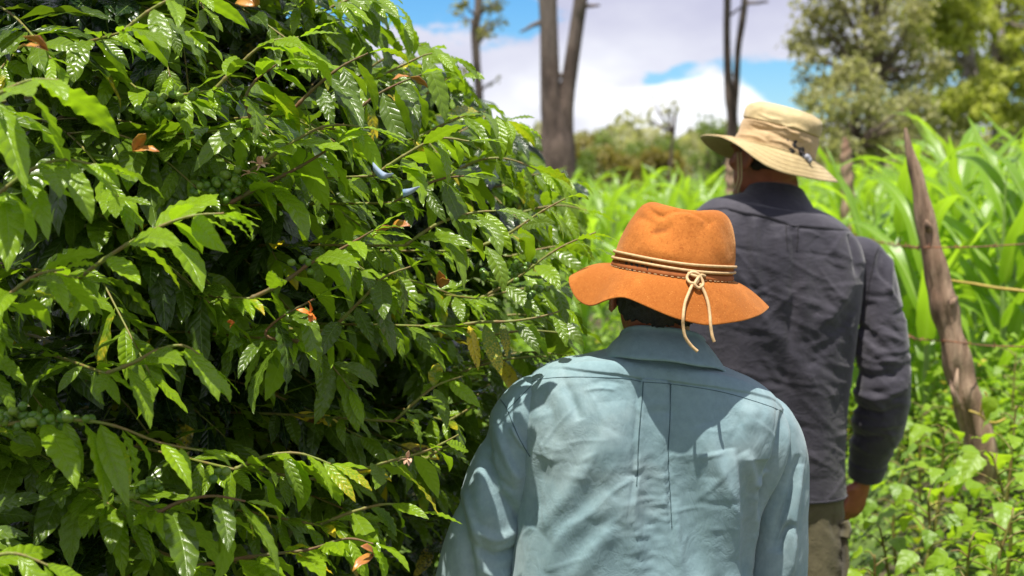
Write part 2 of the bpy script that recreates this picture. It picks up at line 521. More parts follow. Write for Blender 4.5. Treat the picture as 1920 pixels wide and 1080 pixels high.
def hand_pieces(wrist, dirv, palmn, side, curl=0.6, s=1.0, spread=0.10):
    """wrist point, direction of the palm, direction the palm faces, side = direction of the thumb"""
    w = Vector(wrist); d = Vector(dirv).normalized(); n = (Vector(palmn) - d * Vector(palmn).dot(d)).normalized()
    t = d.cross(n).normalized()
    if t.dot(Vector(side)) < 0: t = -t
    L = []
    L.append(tube_mesh([tuple(w - d * .03), tuple(w + d * .01), tuple(w + d * .045 * s + n * .002), tuple(w + d * .088 * s + n * .006)],
                       [(.024, .018), (.029, .017), (.040, .015), (.041, .012)], k=16, n=16, up=tuple(n)))
    lens = [.070, .078, .072, .057]
    for i in range(4):
        off = (1.5 - i) * .0205 * s
        base = w + d * (.080 - abs(i - 1) * .003) * s + t * off + n * .004
        dirs = (d + t * (1.5 - i) * spread).normalized(); p = base; pts = [tuple(base - d * .02), tuple(base)]; a = curl * (0.55 + .12 * i)
        segs = [.45, .32, .23]
        ang = 0
        for f in segs:
            ang += a
            v = dirs * math.cos(ang) + n * math.sin(ang)
            p = p + v * lens[i] * f * s
            pts.append(tuple(p))
        L.append(tube_mesh(pts, [.0095, .0095, .0088, .0080, .0066], k=18, n=10, up=tuple(t)))
    b = w + d * .022 * s + t * .022 * s
    v1 = (d * .62 + t * .62 + n * .45).normalized(); v2 = (d * .85 + t * .25 + n * .5).normalized()
    pts = [b, b + v1 * .032 * s, b + v1 * .032 * s + v2 * .030 * s, b + v1 * .030 * s + v2 * .054 * s + n * .004]
    L.append(tube_mesh([tuple(x) for x in pts], [.0150, .0125, .0108, .0085], k=16, n=10, up=tuple(n)))
    return L

def brim_grid(base, rimtab, k=26, n=240, bow=0.0):
    """base (n,3) ring ordered by angle, rimtab [(deg, px, py, Y)]"""
    tab = sorted(((a % 360), *at(x, y, Y)) for a, x, y, Y in rimtab)
    A = np.array([r[0] for r in tab]); P = np.array([r[1:] for r in tab])
    A = np.concatenate([A - 360, A, A + 360]); P = np.concatenate([P, P, P])
    ang = np.linspace(0, 360, n, endpoint=False)
    rim = np.stack([np.interp(ang, A, P[:, i]) for i in range(3)], -1)
    ker = np.exp(-np.linspace(-2, 2, 21) ** 2); ker /= ker.sum()
    rim = np.stack([np.convolve(np.concatenate([rim[-10:, i], rim[:, i], rim[:10, i]]), ker, 'valid') for i in range(3)], -1)
    t = np.linspace(0, 1, k)[:, None, None]
    G = base[None] * (1 - t) + rim[None] * t
    G[..., 2] += (bow * np.sin(np.pi * t ** 0.9))[..., 0]
    return G, rim
def thick_brim(G, th):
    """upper sheet, rolled edge and under sheet"""
    N = grid_normals(G)
    if N[..., 2].mean() < 0: N = -N
    up = G + N * th / 2; lo = (G - N * th / 2)[::-1]
    edge_dir = G[-1] - G[-2]; edge_dir /= np.linalg.norm(edge_dir, axis=-1, keepdims=True)
    e1 = G[-1] + N[-1] * th * .35 + edge_dir * th * .35; e2 = G[-1] + edge_dir * th * .5; e3 = G[-1] - N[-1] * th * .35 + edge_dir * th * .35
    return np.concatenate([up, e1[None], e2[None], e3[None], lo], 0)

def crown_grid(rows, n, M4, top_fn=None, k=110):
    R = crom(rows, k)    # h, a, b, cu, cv
    th = np.linspace(0, 2 * math.pi, n, endpoint=False)
    U = R[:, 3:4] + R[:, 1:2] * np.cos(th); V = R[:, 4:5] + R[:, 2:3] * np.sin(th); H = np.repeat(R[:, 0:1], n, 1)
    if top_fn is not None: U, V, H = top_fn(U, V, H, th, R)
    P = np.stack([U, V, H, np.ones_like(U)], -1) @ np.array(M4).T
    return P[..., :3]

def ring_tube(name, G_row, offs, r, parent, mat, n=8):
    """a cord running round a ring of points (closed)"""
    P = np.vstack([G_row, G_row[:2]])
    me = tube_mesh((P + offs).tolist(), [r] * len(P), k=len(P), n=n, name=name)
    return link(name, me, parent, mat)

# ---------- the nearer man
def near_man():
    root = empty('person', (0.22, 2.45, 0))
    tag(root, 'shorter man seen from behind in a teal blue shirt and orange felt hat', 'person', 'men walking along the field path')
    th = M['blue_thread']
    rows = [
        (.205, 2.45, .226, .135, .13, .80, .80, .80, 2.5),
        (.207, 2.45, .219, .137, .13, .92, .92, .92, 2.5),
        (.213, 2.455, .212, .132, .13, 1.04, 1.04, 1.04, 2.5),
        (.226, 2.46, .219, .135, .13, 1.14, 1.14, 1.14, 2.6),
        (.240, 2.465, .229, .140, .125, 1.22, 1.22, 1.22, 2.6),
        (.247, 2.465, .229, .138, .12, 1.28, 1.28, 1.27, 2.6),
        (.250, 2.462, .212, .128, .11, 1.322, 1.33, 1.31, 2.5),
        (.251, 2.455, .172, .116, .10, 1.352, 1.365, 1.33, 2.4),
        (.252, 2.448, .128, .098, .085, 1.368, 1.379, 1.34, 2.2),
        (.252, 2.44, .086, .076, .075, 1.384, 1.394, 1.36, 2.1),
        (.252, 2.435, .066, .064, .070, 1.392, 1.402, 1.37, 2.0)]
    G = loft(rows, 300, 420)
    def tilt(G):
        w = np.clip((G[..., 2] - 1.08) / 0.2, 0, 1)
        G[..., 2] -= 0.115 * (G[..., 0] - .25) * w
        return G
    G = tilt(G)
    def folds_back(G, N, yy=2.30):
        X, Z = G[..., 0], G[..., 2]
        back = np.clip(-N[..., 1] * 1.6 + .15, 0, 1)
        D = np.zeros_like(X)
        f = lambda px, w, a, w2=None, ends=(1, 1): fold(X, Z, px, yy, w, a, w2, ends)
        # long soft ridges that fall from the pleat and the shoulder blades
        D += f([(1196, 900), (1188, 960), (1196, 1020), (1205, 1100)], 14, 9, 24)
        D += f([(1150, 760), (1160, 860), (1150, 960), (1120, 1100)], 30, 7)
        D += f([(1011, 1010), (1060, 950), (1100, 890), (1150, 810)], 16, 7, 26)
        D += f([(1030, 1090), (1055, 1020), (1105, 975), (1150, 930)], 12, 6, 20)
        D += f([(1075, 1100), (1120, 1030), (1160, 990)], 12, 5, 18)
        D += f([(1064, 722), (1078, 760), (1092, 795)], 9, -5, 6)
        D += f([(1020, 745), (1045, 800), (1040, 850)], 14, -4)
        D += f([(1110, 730), (1140, 722), (1175, 728)], 4, -2)
        D += f([(1100, 742), (1130, 736), (1160, 738)], 3, 2)
        D += f([(1028, 870), (1010, 930), (1000, 1010)], 16, -6)
        # right half
        D += f([(1372, 845), (1382, 930), (1382, 1010), (1390, 1100)], 6, 11, 30, (1, 0))
        D += f([(1430, 870), (1424, 950), (1428, 1100)], 26, -12, 24, (1, 0))
        D += f([(1393, 853), (1425, 915), (1438, 990), (1444, 1100)], 9, 9, 12, (1, 0))
        D += f([(1429, 930), (1445, 915), (1458, 900)], 6, 6)
        D += f([(1484, 790), (1466, 850), (1450, 920), (1442, 1000)], 10, -11, 7)
        D += f([(1500, 800), (1490, 860), (1470, 930), (1452, 1000)], 6, 6)
        D += f([(1325, 800), (1345, 870), (1372, 960), (1388, 1060)], 12, 6, 24)
        D += f([(1290, 860), (1300, 940), (1310, 1040), (1312, 1100)], 22, -6)
        D += f([(1330, 900), (1335, 980), (1345, 1100)], 12, 5, 12)
        D += f([(1310, 870), (1330, 858), (1360, 852)], 4, 1.5)
        D += f([(1390, 800), (1420, 790), (1460, 800)], 20, 5)
        D += f([(1270, 950), (1275, 1020), (1285, 1100)], 8, 4, 8)
        # crumples along the pleat
        r = random.Random(5)
        for i in range(46):
            x = r.gauss(1218, 20); y = r.uniform(880, 1090); a = r.uniform(-.6, .9); l = r.uniform(10, 26)
            D += f([(x - l * math.cos(a), y - l * math.sin(a)), (x, y + r.uniform(-3, 3)), (x + l * math.cos(a), y + l * math.sin(a))], r.uniform(2.5, 5), r.uniform(.4, 1.1) * r.choice((-1, 1)))
        for i in range(70):
            x = r.uniform(1000, 1450); y = r.uniform(720, 1090); a = r.gauss(-.7, .6); l = r.uniform(15, 45)
            D += f([(x - l * math.cos(a), y - l * math.sin(a)), (x, y + r.uniform(-5, 5)), (x + l * math.cos(a), y + l * math.sin(a))], r.uniform(4, 9), r.uniform(.3, .9) * r.choice((-1, 1)))
        D += .0014 * snoise(X, Z * .6, 24, 3)
        for i in range(60):
            x = r.uniform(990, 1460); y = r.uniform(740, 1090); a = r.gauss(-.9, .5) if x < 1200 else r.gauss(1.1, .6); l = r.uniform(20, 70); c_ = r.uniform(-9, 9)
            D += f([(x - l * math.cos(a), y - l * math.sin(a)), (x + c_ * math.sin(a), y - c_ * math.cos(a)), (x + l * math.cos(a), y + l * math.sin(a))], r.uniform(1.8, 3), r.uniform(.35, .8), r.uniform(3, 6))
        low = np.clip((1.40 - Z) / .1, 0, 1)
        D *= (low * .9 + .1) * 1.35
        for (bx, by, sx, sz, am) in ((1090, 810, .085, .10, .015), (1405, 840, .080, .10, .016)):
            q = at(bx, by, yy); D += am * np.exp(-((X - q.x) / sx) ** 2 - ((Z - q.z) / sz) ** 2)
        q = at(1240, 800, yy); D -= .012 * np.exp(-((X - q.x) / .045) ** 2) * low * np.clip((Z - .98) / .15, 0, 1)
        # yoke: the shirt body hangs from under its edge
        yl = [(930, 735), (989, 728), (1002, 713), (1060, 707), (1162, 709), (1206, 716), (1258, 720), (1344, 733), (1411, 751), (1469, 773), (1500, 800), (1530, 850)]
        yp = np.array([[at(x, y, yy)[0], at(x, y, yy)[2]] for x, y in yl])
        zc = np.interp(X, yp[:, 0], yp[:, 1])
        D += .0035 * np.clip((Z - zc) / .0028 + .5, 0, 1)
        # box pleat: two sharp steps
        xl = np.interp(Z, *zip(*[(at(x, y, yy)[2], at(x, y, yy)[0]) for x, y in [(1200, 1060), (1186, 980), (1194, 911), (1198, 813), (1206, 716)]]))
        xr = np.interp(Z, *zip(*[(at(x, y, yy)[2], at(x, y, yy)[0]) for x, y in [(1263, 1100), (1260, 1000), (1253, 867), (1256, 800), (1258, 720)]]))
        ins = np.clip((X - xl) / .0022 + .5, 0, 1) * np.clip((xr - X) / .0022 + .5, 0, 1)
        fade = np.clip((Z - 1.05) / .12, 0, 1)
        D += .0045 * ins * (Z < zc) * fade
        D -= .003 * (np.exp(-((X - xl + .003) / .003) ** 2) + np.exp(-((X - xr - .003) / .003) ** 2)) * (Z < zc) * fade
        return D * back + (1 - back) * .003 * snoise(G[..., 1] * 1.0, Z, 30, 9)
    N = grid_normals(G)
    c = G.mean(1, keepdims=True)
    if ((G - c) * N).sum() < 0: N = -N
    G = G + N * folds_back(G, N)[..., None]
    shirt = link('shirt', grid_mesh('shirt', G, uv=False), root, M['blue_shirt'])
    # sleeves
    P = lambda x, y, Y: tuple(at(x, y, Y))
    lp = [P(1050, 735, 2.44), P(1005, 752, 2.445), P(975, 790, 2.45), P(962, 850, 2.455), P(925, 960, 2.46), P(888, 1080, 2.47), P(868, 1190, 2.48), P(862, 1280, 2.53), P(880, 1380, 2.66), P(900, 1420, 2.76)]
    lr = [(.030, .045), (.048, .060), (.053, .066), (.061, .068), (.066, .068), (.068, .066), (.064, .062), (.056, .054), (.044, .042), (.036, .034)]
    rp = [P(1415, 760, 2.46), P(1440, 790, 2.46), P(1455, 830, 2.47), P(1457, 890, 2.475), P(1458, 980, 2.48), P(1452, 1080, 2.49), P(1445, 1180, 2.50), P(1440, 1270, 2.55), P(1425, 1360, 2.68), P(1410, 1400, 2.78)]
    rr = [(.030, .045), (.044, .056), (.050, .062), (.054, .064), (.055, .064), (.056, .062), (.058, .060), (.054, .052), (.042, .040), (.036, .034)]
    sleeves = []
    for q, (pp, rd) in enumerate(((lp, lr), (rp, rr))):
        S = tube_grid(pp, rd, 230, 130)
        NN = grid_normals(S)
        cc = S.mean(1, keepdims=True)
        if ((S - cc) * NN).sum() < 0: NN = -NN
        X, Z = S[..., 0], S[..., 2]
        D = .0018 * snoise(X + S[..., 1], Z, 26, 31 + q)
        f = lambda px, w, a, w2=None, ends=(1, 1): fold(X, Z, px, 2.38, w, a, w2, ends)
        if q == 0:
            D += f([(905, 790), (918, 880), (945, 950), (968, 1000)], 8, -8, 12)
            D += f([(930, 800), (955, 870), (975, 905)], 6, 6, 10)
            D += f([(900, 860), (935, 900), (970, 925)], 5, -5, 9)
            D += f([(858, 945), (868, 1000), (885, 1060), (890, 1100)], 5, -7, 12, (1, 0))
            D += f([(872, 930), (890, 1000), (900, 1060)], 8, 6)
            D += f([(880, 1015), (915, 1045), (950, 1050), (985, 1035)], 7, -9, 10)
            D += f([(890, 990), (925, 1015), (970, 1005)], 8, 7, 8)
            D += f([(920, 850), (900, 920), (905, 990)], 12, 5, 18)
            D += f([(940, 925), (965, 960), (985, 1000)], 7, -9, 7)
            D += f([(958, 800), (975, 830), (992, 850)], 4, 4)
            D += f([(900, 1070), (930, 1090), (960, 1088)], 8, 7)
        else:
            D += f([(1505, 860), (1490, 930), (1470, 990), (1455, 1050)], 5, -6, 8)
            D += f([(1512, 880), (1500, 960), (1490, 1080)], 6, 5, 8)
            D += f([(1497, 990), (1480, 1010), (1468, 1050)], 5, -8, 7)
            D += f([(1500, 1010), (1495, 1060), (1490, 1100)], 6, 5)
        # cuff folds and sleeve-end crumples
        t = np.linspace(0, 1, S.shape[0])[:, None]
        D += .004 * np.sin(t * 90 + 2 * np.sin(np.linspace(0, 6.28, S.shape[1]))[None]) * np.clip((t - .62) / .2, 0, 1)
        D *= np.clip(t / .05, 0, 1) * 1.5
        S = S + NN * D[..., None]
        sleeves.append(S)
        link('sleeve', grid_mesh('sleeve', S), shirt, M['blue_shirt'])
    bv = [bvh_of(G)] + [bvh_of(S) for S in sleeves]
    bt = bv[:1]
    seam('seam', bt, [(989, 729), (1002, 714), (1060, 707), (1162, 709), (1206, 716), (1258, 720), (1344, 733), (1411, 751), (1469, 773), (1496, 800)], shirt, th, .0006)
    seam('seam', bt, [(1206, 717), (1203, 760), (1198, 813), (1196, 870), (1194, 911)], shirt, th, .0010)
    seam('seam', bt, [(1258, 721), (1256, 780), (1253, 867), (1257, 930), (1260, 990)], shirt, th, .0009)
    seam('seam', bv, [(1002, 716), (985, 735), (962, 758), (952, 768)], shirt, th, .0007)
    seam('seam', bv, [(934, 744), (950, 765), (962, 795), (975, 825), (994, 856)], shirt, th, .0010)
    # collar
    cc = at(1243, 640, 2.425)
    prof = [(.066, .064, 1.385, 0), (.067, .064, 1.420, 0), (.069, .066, 1.4365, 0), (.0715, .0685, 1.4375, 0), (.075, .072, 1.430, 0), (.088, .088, 1.416, 0), (.103, .104, 1.398, .1), (.1095, .1105, 1.3895, .2), (.1085, .1095, 1.387, .2)]
    pr = crom(prof, 60); n = 160
    a = np.linspace(-math.pi / 2 - 2.75, -math.pi / 2 + 2.75, n)
    C = np.zeros((60, n, 3))
    C[..., 0] = cc.x + pr[:, 0:1] * np.cos(a)
    C[..., 1] = 2.43 + pr[:, 1:2] * np.sin(a)
    frontness = np.clip(np.sin(a) * .5 + .5, 0, 1) ** 1.2
    C[..., 2] = pr[:, 2:3] - .055 * frontness[None] * (1 + .6 * pr[:, 3:4])
    C[..., 2] -= 0.115 * (C[..., 0] - .25)
    C[..., 2] += .0012 * np.sin(a * 7)[None] * (np.linspace(0, 1, 60) ** 2)[:, None]
    me = grid_mesh('collar', C, wrap=False, caps=False)
    col = link('collar', me, shirt, M['blue_shirt'])
    sm = col.modifiers.new('thickness', 'SOLIDIFY'); sm.thickness = .0032; sm.offset = 0
    # body
    hc = at(1232, 545, 2.43) ; hc.z = 1.495
    pcs, R = head_pieces(hc, 0.12, 0.05, 0.05, .97)
    pcs.append(tube_mesh([(.252, 2.45, 1.30), (.25, 2.44, 1.38), (.250, 2.43, 1.44), (hc.x, 2.425, 1.49)], [(.075, .07), (.060, .062), (.055, .060), (.056, .062)], n=24))
    pcs.append(tube_mesh([(.21, 2.45, .80), (.21, 2.45, .95), (.22, 2.45, 1.08), (.245, 2.45, 1.20), (.25, 2.45, 1.30), (.25, 2.45, 1.36)],
                         [(.165, .10), (.16, .085), (.15, .08), (.175, .082), (.16, .08), (.09, .06)], n=28))
    def leg(hip, knee, ank, toe):
        return tube_mesh([hip, tuple((Vector(hip) + Vector(knee)) / 2), knee, tuple((Vector(knee) * .65 + Vector(ank) * .35)), ank], [.085, .072, .055, .056, .038], k=30, n=18), \
               tube_mesh([ank, tuple(Vector(ank) + Vector((0, .03, -.045))), toe], [(.04, .04), (.042, .035), (.036, .022)], k=12, n=12)
    pcs += leg((.12, 2.45, .84), (.11, 2.50, .47), (.10, 2.40, .10), (.09, 2.58, .035))
    pcs += leg((.30, 2.45, .84), (.32, 2.40, .47), (.33, 2.30, .10), (.33, 2.48, .035))
    for pp, rd in ((lp, lr), (rp, rr)):
        pcs.append(tube_mesh(pp, [(max(.026, x[0] * .62), max(.026, x[1] * .62)) for x in rd], k=40, n=18))
    pcs += hand_pieces(P(903, 1425, 2.79), (0.25, .75, -.45), (1, -.2, -.1), (0, .3, 1), .5, .95)
    pcs += hand_pieces(P(1407, 1405, 2.81), (-0.25, .75, -.45), (-1, -.2, -.1), (0, .3, 1), .5, .95)
    remesh('body', pcs, .0055, 3, root, M['skin'])
    hair_cap(root, hc, R, .97, -.052)
    eyes(root, hc, R, .97)
    # trousers and boots
    tp = [tube_mesh([(.205, 2.45, .76), (.205, 2.45, .86), (.208, 2.45, .96), (.21, 2.45, 1.0)], [(.175, .108), (.175, .110), (.155, .095), (.15, .09)], n=30),
          tube_mesh([(.115, 2.45, .86), (.11, 2.485, .66), (.11, 2.50, .47), (.10, 2.45, .28), (.10, 2.41, .11)], [.100, .092, .078, .074, .072], k=40, n=22),
          tube_mesh([(.30, 2.45, .86), (.315, 2.42, .66), (.32, 2.40, .47), (.325, 2.35, .28), (.33, 2.31, .11)], [.100, .092, .078, .074, .072], k=40, n=22)]
    remesh('trousers', tp, .008, 3, root, M['denim'])
    for x, y0, dx in ((.10, 2.38, -.01), (.33, 2.28, 0)):
        boot(root, x, y0, dx)
    # ---- hat
    hx = at(1260, 515, 2.43).x
    A = Matrix.Translation((hx, 2.43, 1.527)) @ Matrix.Rotation(math.radians(7.2), 4, 'Y')
    rows = [(-.004, .1025, .120, 0, 0), (.010, .1015, .119, 0, 0), (.03, .100, .117, .001, 0), (.055, .0945, .110, .003, 0), (.080, .0860, .100, .005, 0), (.098, .0770, .091, .006, 0),
            (.108, .0680, .082, .006, 0), (.1135, .0575, .071, .006, 0), (.1155, .045, .056, .006, 0), (.115, .030, .038, .006, 0), (.114, .014, .018, .006, 0), (.114, .001, .001, .006, 0)]
    def top(U, V, H, th_, R_):
        # teardrop dent along the top and two pinches at the front
        w = np.clip((H - .085) / .03, 0, 1)
        dent = .026 * np.exp(-((U - .008) / .030) ** 2 - ((V - .015) / .075) ** 4)
        H = H - dent * w
        for s_ in (-1, 1):
            g = np.exp(-((th_[None] - (math.pi / 2 - s_ * .62)) / .30) ** 2) * np.clip((H - .035) / .05, 0, 1)
            U = U * (1 - .18 * g); V = V * (1 - .14 * g)
        lop = .006 * np.sin(2 * th_ + .8)[None] * np.clip(H / .08, 0, 1) + .004 * np.sin(3 * th_ + 2.1)[None] * np.clip(H / .06, 0, 1)
        U = U * (1 + lop * 6); V = V * (1 + lop * 6)
        return U, V, H
    K = crown_grid(rows, 260, A, top, 150)
    NN = grid_normals(K); c0 = K.mean((0, 1))
    if ((K - c0) * NN).sum() < 0: NN = -NN
    X, Z = K[..., 0], K[..., 2]
    bk = np.clip(-NN[..., 1] * 1.3 + .5, 0, 1)
    f = lambda px, w, a, w2=None, ends=(1, 1): fold(X, Z, px, 2.34, w, a, w2, ends)
    D = f([(1216, 386), (1228, 398), (1242, 404), (1262, 396), (1290, 396), (1315, 408), (1336, 424)], 4, -4.5, 7)
    D += f([(1250, 408), (1275, 400), (1300, 404), (1322, 418)], 5, 3.0, 6)
    D += f([(1208, 388), (1213, 378)], 5, 2)
    D += f([(1215, 436), (1238, 430), (1262, 424)], 11, -5)
    D += f([(1195, 405), (1215, 412), (1232, 420)], 7, -2.5)
    D += f([(1200, 455), (1230, 470), (1270, 478)], 12, 2)
    D += f([(1335, 420), (1352, 450), (1362, 500)], 10, 2.5, 16)
    D += f([(1168, 470), (1180, 440), (1195, 415)], 8, 2)
    D += f([(1165, 490), (1230, 488), (1300, 500), (1365, 508)], 9, -1.5)
    D += .0011 * snoise(X + K[..., 1], Z, 38, 77)
    K = K + NN * (D * bk)[..., None]
    base = K[0].copy()
    rim = [(0, 1442, 576, 2.43), (-22, 1425, 590, 2.36), (-45, 1395, 600, 2.315), (-70, 1325, 611, 2.275), (-90, 1262, 596, 2.262), (-108, 1205, 570, 2.275), (-124, 1168, 553, 2.295),
           (-138, 1140, 560, 2.32), (-152, 1108, 577, 2.36), (-166, 1078, 560, 2.40), (-178, 1065, 524, 2.44), (165, 1072, 512, 2.50), (145, 1110, 512, 2.55), (90, 1262, 545, 2.61),
           (45, 1392, 556, 2.55), (22, 1430, 574, 2.49)]
    B, rimp = brim_grid(base, rim, 40, 260, .008)
    # the brim leaves the crown in a small curve
    BX, BZ = B[..., 0], B[..., 2]
    NB = grid_normals(B); NB = NB if NB[..., 2].mean() > 0 else -NB
    tt = np.linspace(0, 1, 40)[:, None]
    ph = np.linspace(0, 2 * np.pi, 260, endpoint=False)[None]
    B = B + NB * (.0022 * snoise(BX * 1.0, B[..., 1], 30, 5, 2) * tt)[..., None]
    hat = link('hat', grid_mesh('hat', thick_brim(B, .0028)[:, :], caps=False), root, M['felt'])
    Kc = np.concatenate([K], 0)
    cr = link('hat_crown', grid_mesh('hat_crown', Kc, caps=False), hat, M['felt'])
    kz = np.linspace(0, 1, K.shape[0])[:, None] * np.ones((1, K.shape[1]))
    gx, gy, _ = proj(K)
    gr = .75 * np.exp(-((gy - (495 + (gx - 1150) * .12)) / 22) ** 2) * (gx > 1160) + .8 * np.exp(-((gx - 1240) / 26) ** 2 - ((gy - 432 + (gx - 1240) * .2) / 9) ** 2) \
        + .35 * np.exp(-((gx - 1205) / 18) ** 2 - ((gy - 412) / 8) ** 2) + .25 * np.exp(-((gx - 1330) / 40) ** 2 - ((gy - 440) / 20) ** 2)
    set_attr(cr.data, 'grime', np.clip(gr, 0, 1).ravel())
    # leather sweatband edge with its stitches, cords, knot, hanging ends
    bandG = K[[2, 3, 6, 9, 11]]; nn = NN[[2, 3, 6, 9, 11]]
    bandG = bandG + nn * np.array([.0008, .0024, .0028, .0024, .0008])[:, None, None]
    link('hat_band', grid_mesh('hat_band', bandG, caps=False), hat, plain('brown_leather_band', (.34, .10, .022), .85, (.27, .08, .018), 60))
    for j in range(70):
        i0 = int(j * 260 / 70)
        p = bandG[1, i0] + nn[1, i0] * .0008; q = bandG[1, (i0 + 2) % 260] + nn[1, (i0 + 2) % 260] * .0008
        if p[1] > 2.45: continue
        if j % 1 == 0: STITCH.append((p, q))
    st = [tube_mesh([tuple(p), tuple((p + q) / 2), tuple(q)], [.0006] * 3, k=3, n=4) for p, q in STITCH]
    bm = bmesh.new()
    for m_ in st: bm.from_mesh(m_); bpy.data.meshes.remove(m_)
    me = bpy.data.meshes.new('stitching'); bm.to_mesh(me); bm.free()
    link('stitching', me, hat, M['cord'])['kind'] = 'stuff'
    for row, off in ((22, .0026), (15, .0030)):
        r_ = K[row] + NN[row] * off
        wob = .0012 * np.sin(np.linspace(0, 2 * np.pi, 260, endpoint=False) * 3 + row)
        r_[:, 2] += wob
        P2 = np.vstack([r_, r_[:1]])
        link('hat_cord', tube_mesh(P2.tolist(), [.0024] * len(P2), k=len(P2), n=8), hat, M['cord'])
    hb = [bvh_of(K), bvh_of(B)]
    def surf(px, py, lift, Yd=2.26):
        h = look_hit(hb, px, py)
        if h is None or h[0].y > 2.42: return np.array(at(px, py, Yd))
        d = (Vector((0, 0, CAM_Z)) - h[0]).normalized()
        return np.array(h[0] + d * lift)
    kc = surf(1300, 522, .006)
    pts = [surf(1290, 512, .004), surf(1298, 516, .009), surf(1308, 520, .012), surf(1306, 530, .014), surf(1294, 530, .012), surf(1288, 520, .009), surf(1296, 511, .008),
           surf(1308, 513, .010), surf(1316, 524, .012), surf(1318, 534, .012), surf(1310, 540, .010), surf(1303, 533, .014), surf(1307, 524, .016), surf(1314, 516, .008), surf(1322, 518, .004)]
    link('cord_knot', tube_mesh([tuple(p) for p in pts], [.0026] * len(pts), k=90, n=8), hat, M['cord'])
    e1 = [surf(1300, 530, .011), surf(1292, 548, .008), surf(1284, 570, .007), surf(1281, 595, .006), surf(1281, 612, .006, 2.262), np.array(at(1285, 632, 2.262)), np.array(at(1296, 648, 2.264)), np.array(at(1308, 659, 2.264))]
    e2 = [surf(1312, 532, .011), surf(1321, 548, .008), surf(1328, 570, .007), surf(1331, 592, .006), surf(1332, 606, .006, 2.27), np.array(at(1334, 622, 2.272)), np.array(at(1336, 632, 2.27)), np.array(at(1339, 641, 2.27))]
    for e_ in (e1, e2):
        link('cord_end', tube_mesh([tuple(p) for p in e_], [.0027] * 8, k=60, n=8), hat, M['cord'])
    return root
STITCH = []

def hair_cap(root, hc, R, s, zmin):
    bm = bmesh.new()
    bmesh.ops.create_uvsphere(bm, u_segments=90, v_segments=60, radius=1)
    dele = []
    rr = random.Random(3)
    for v in bm.verts:
        p = Vector((v.co.x * .0815, v.co.y * .103 - .016, v.co.z * .103 + .020))
        j = .003 * math.sin(p.x * 110) + .0015 * math.sin(p.x * 390 + 1)
        if p.z < zmin + j + max(0, p.y + .02) * .9 or p.y > .055 - abs(p.x) * .2:
            dele.append(v)
        nrm = Vector(v.co)
        p += nrm * (.0018 * math.sin(p.x * 900 + 40 * p.z) + .0012 * math.sin(p.z * 700 + p.y * 500))
        v.co = Vector(hc) + R @ (p * s)
    bmesh.ops.delete(bm, geom=dele, context='VERTS')
    me = bpy.data.meshes.new('hair'); bm.to_mesh(me); bm.free()
    o = link('hair', me, root, M['hair'])
    m = o.modifiers.new('t', 'SOLIDIFY'); m.thickness = .006; m.offset = -1
def eyes(root, hc, R, s):
    for x in (-.029, .029):
        me = ellipsoid(Vector(hc) + R @ (Vector((x, .079, .006)) * s), (.012, .012, .012), None, 16)
        link('eye', me, root, M['eye'])
def boot(root, x, y0, dx=0):
    me1 = tube_mesh([(x, y0, .17), (x, y0, .10), (x, y0 + .02, .055), (x + dx, y0 + .12, .040), (x + dx * 1.5, y0 + .215, .034)], [(.052, .055), (.050, .058), (.050, .055), (.048, .038), (.034, .026)], k=30, n=20, up=(0, 1, 0))
    me2 = tube_mesh([(x, y0 - .055, .014), (x, y0 + .03, .014), (x + dx, y0 + .13, .014), (x + dx * 1.5, y0 + .235, .014)], [(.040, .014), (.043, .014), (.052, .014), (.028, .013)], k=20, n=16, up=(0, 0, 1))
    remesh('boot', [me1, me2], .006, 2, root, M['boot'])

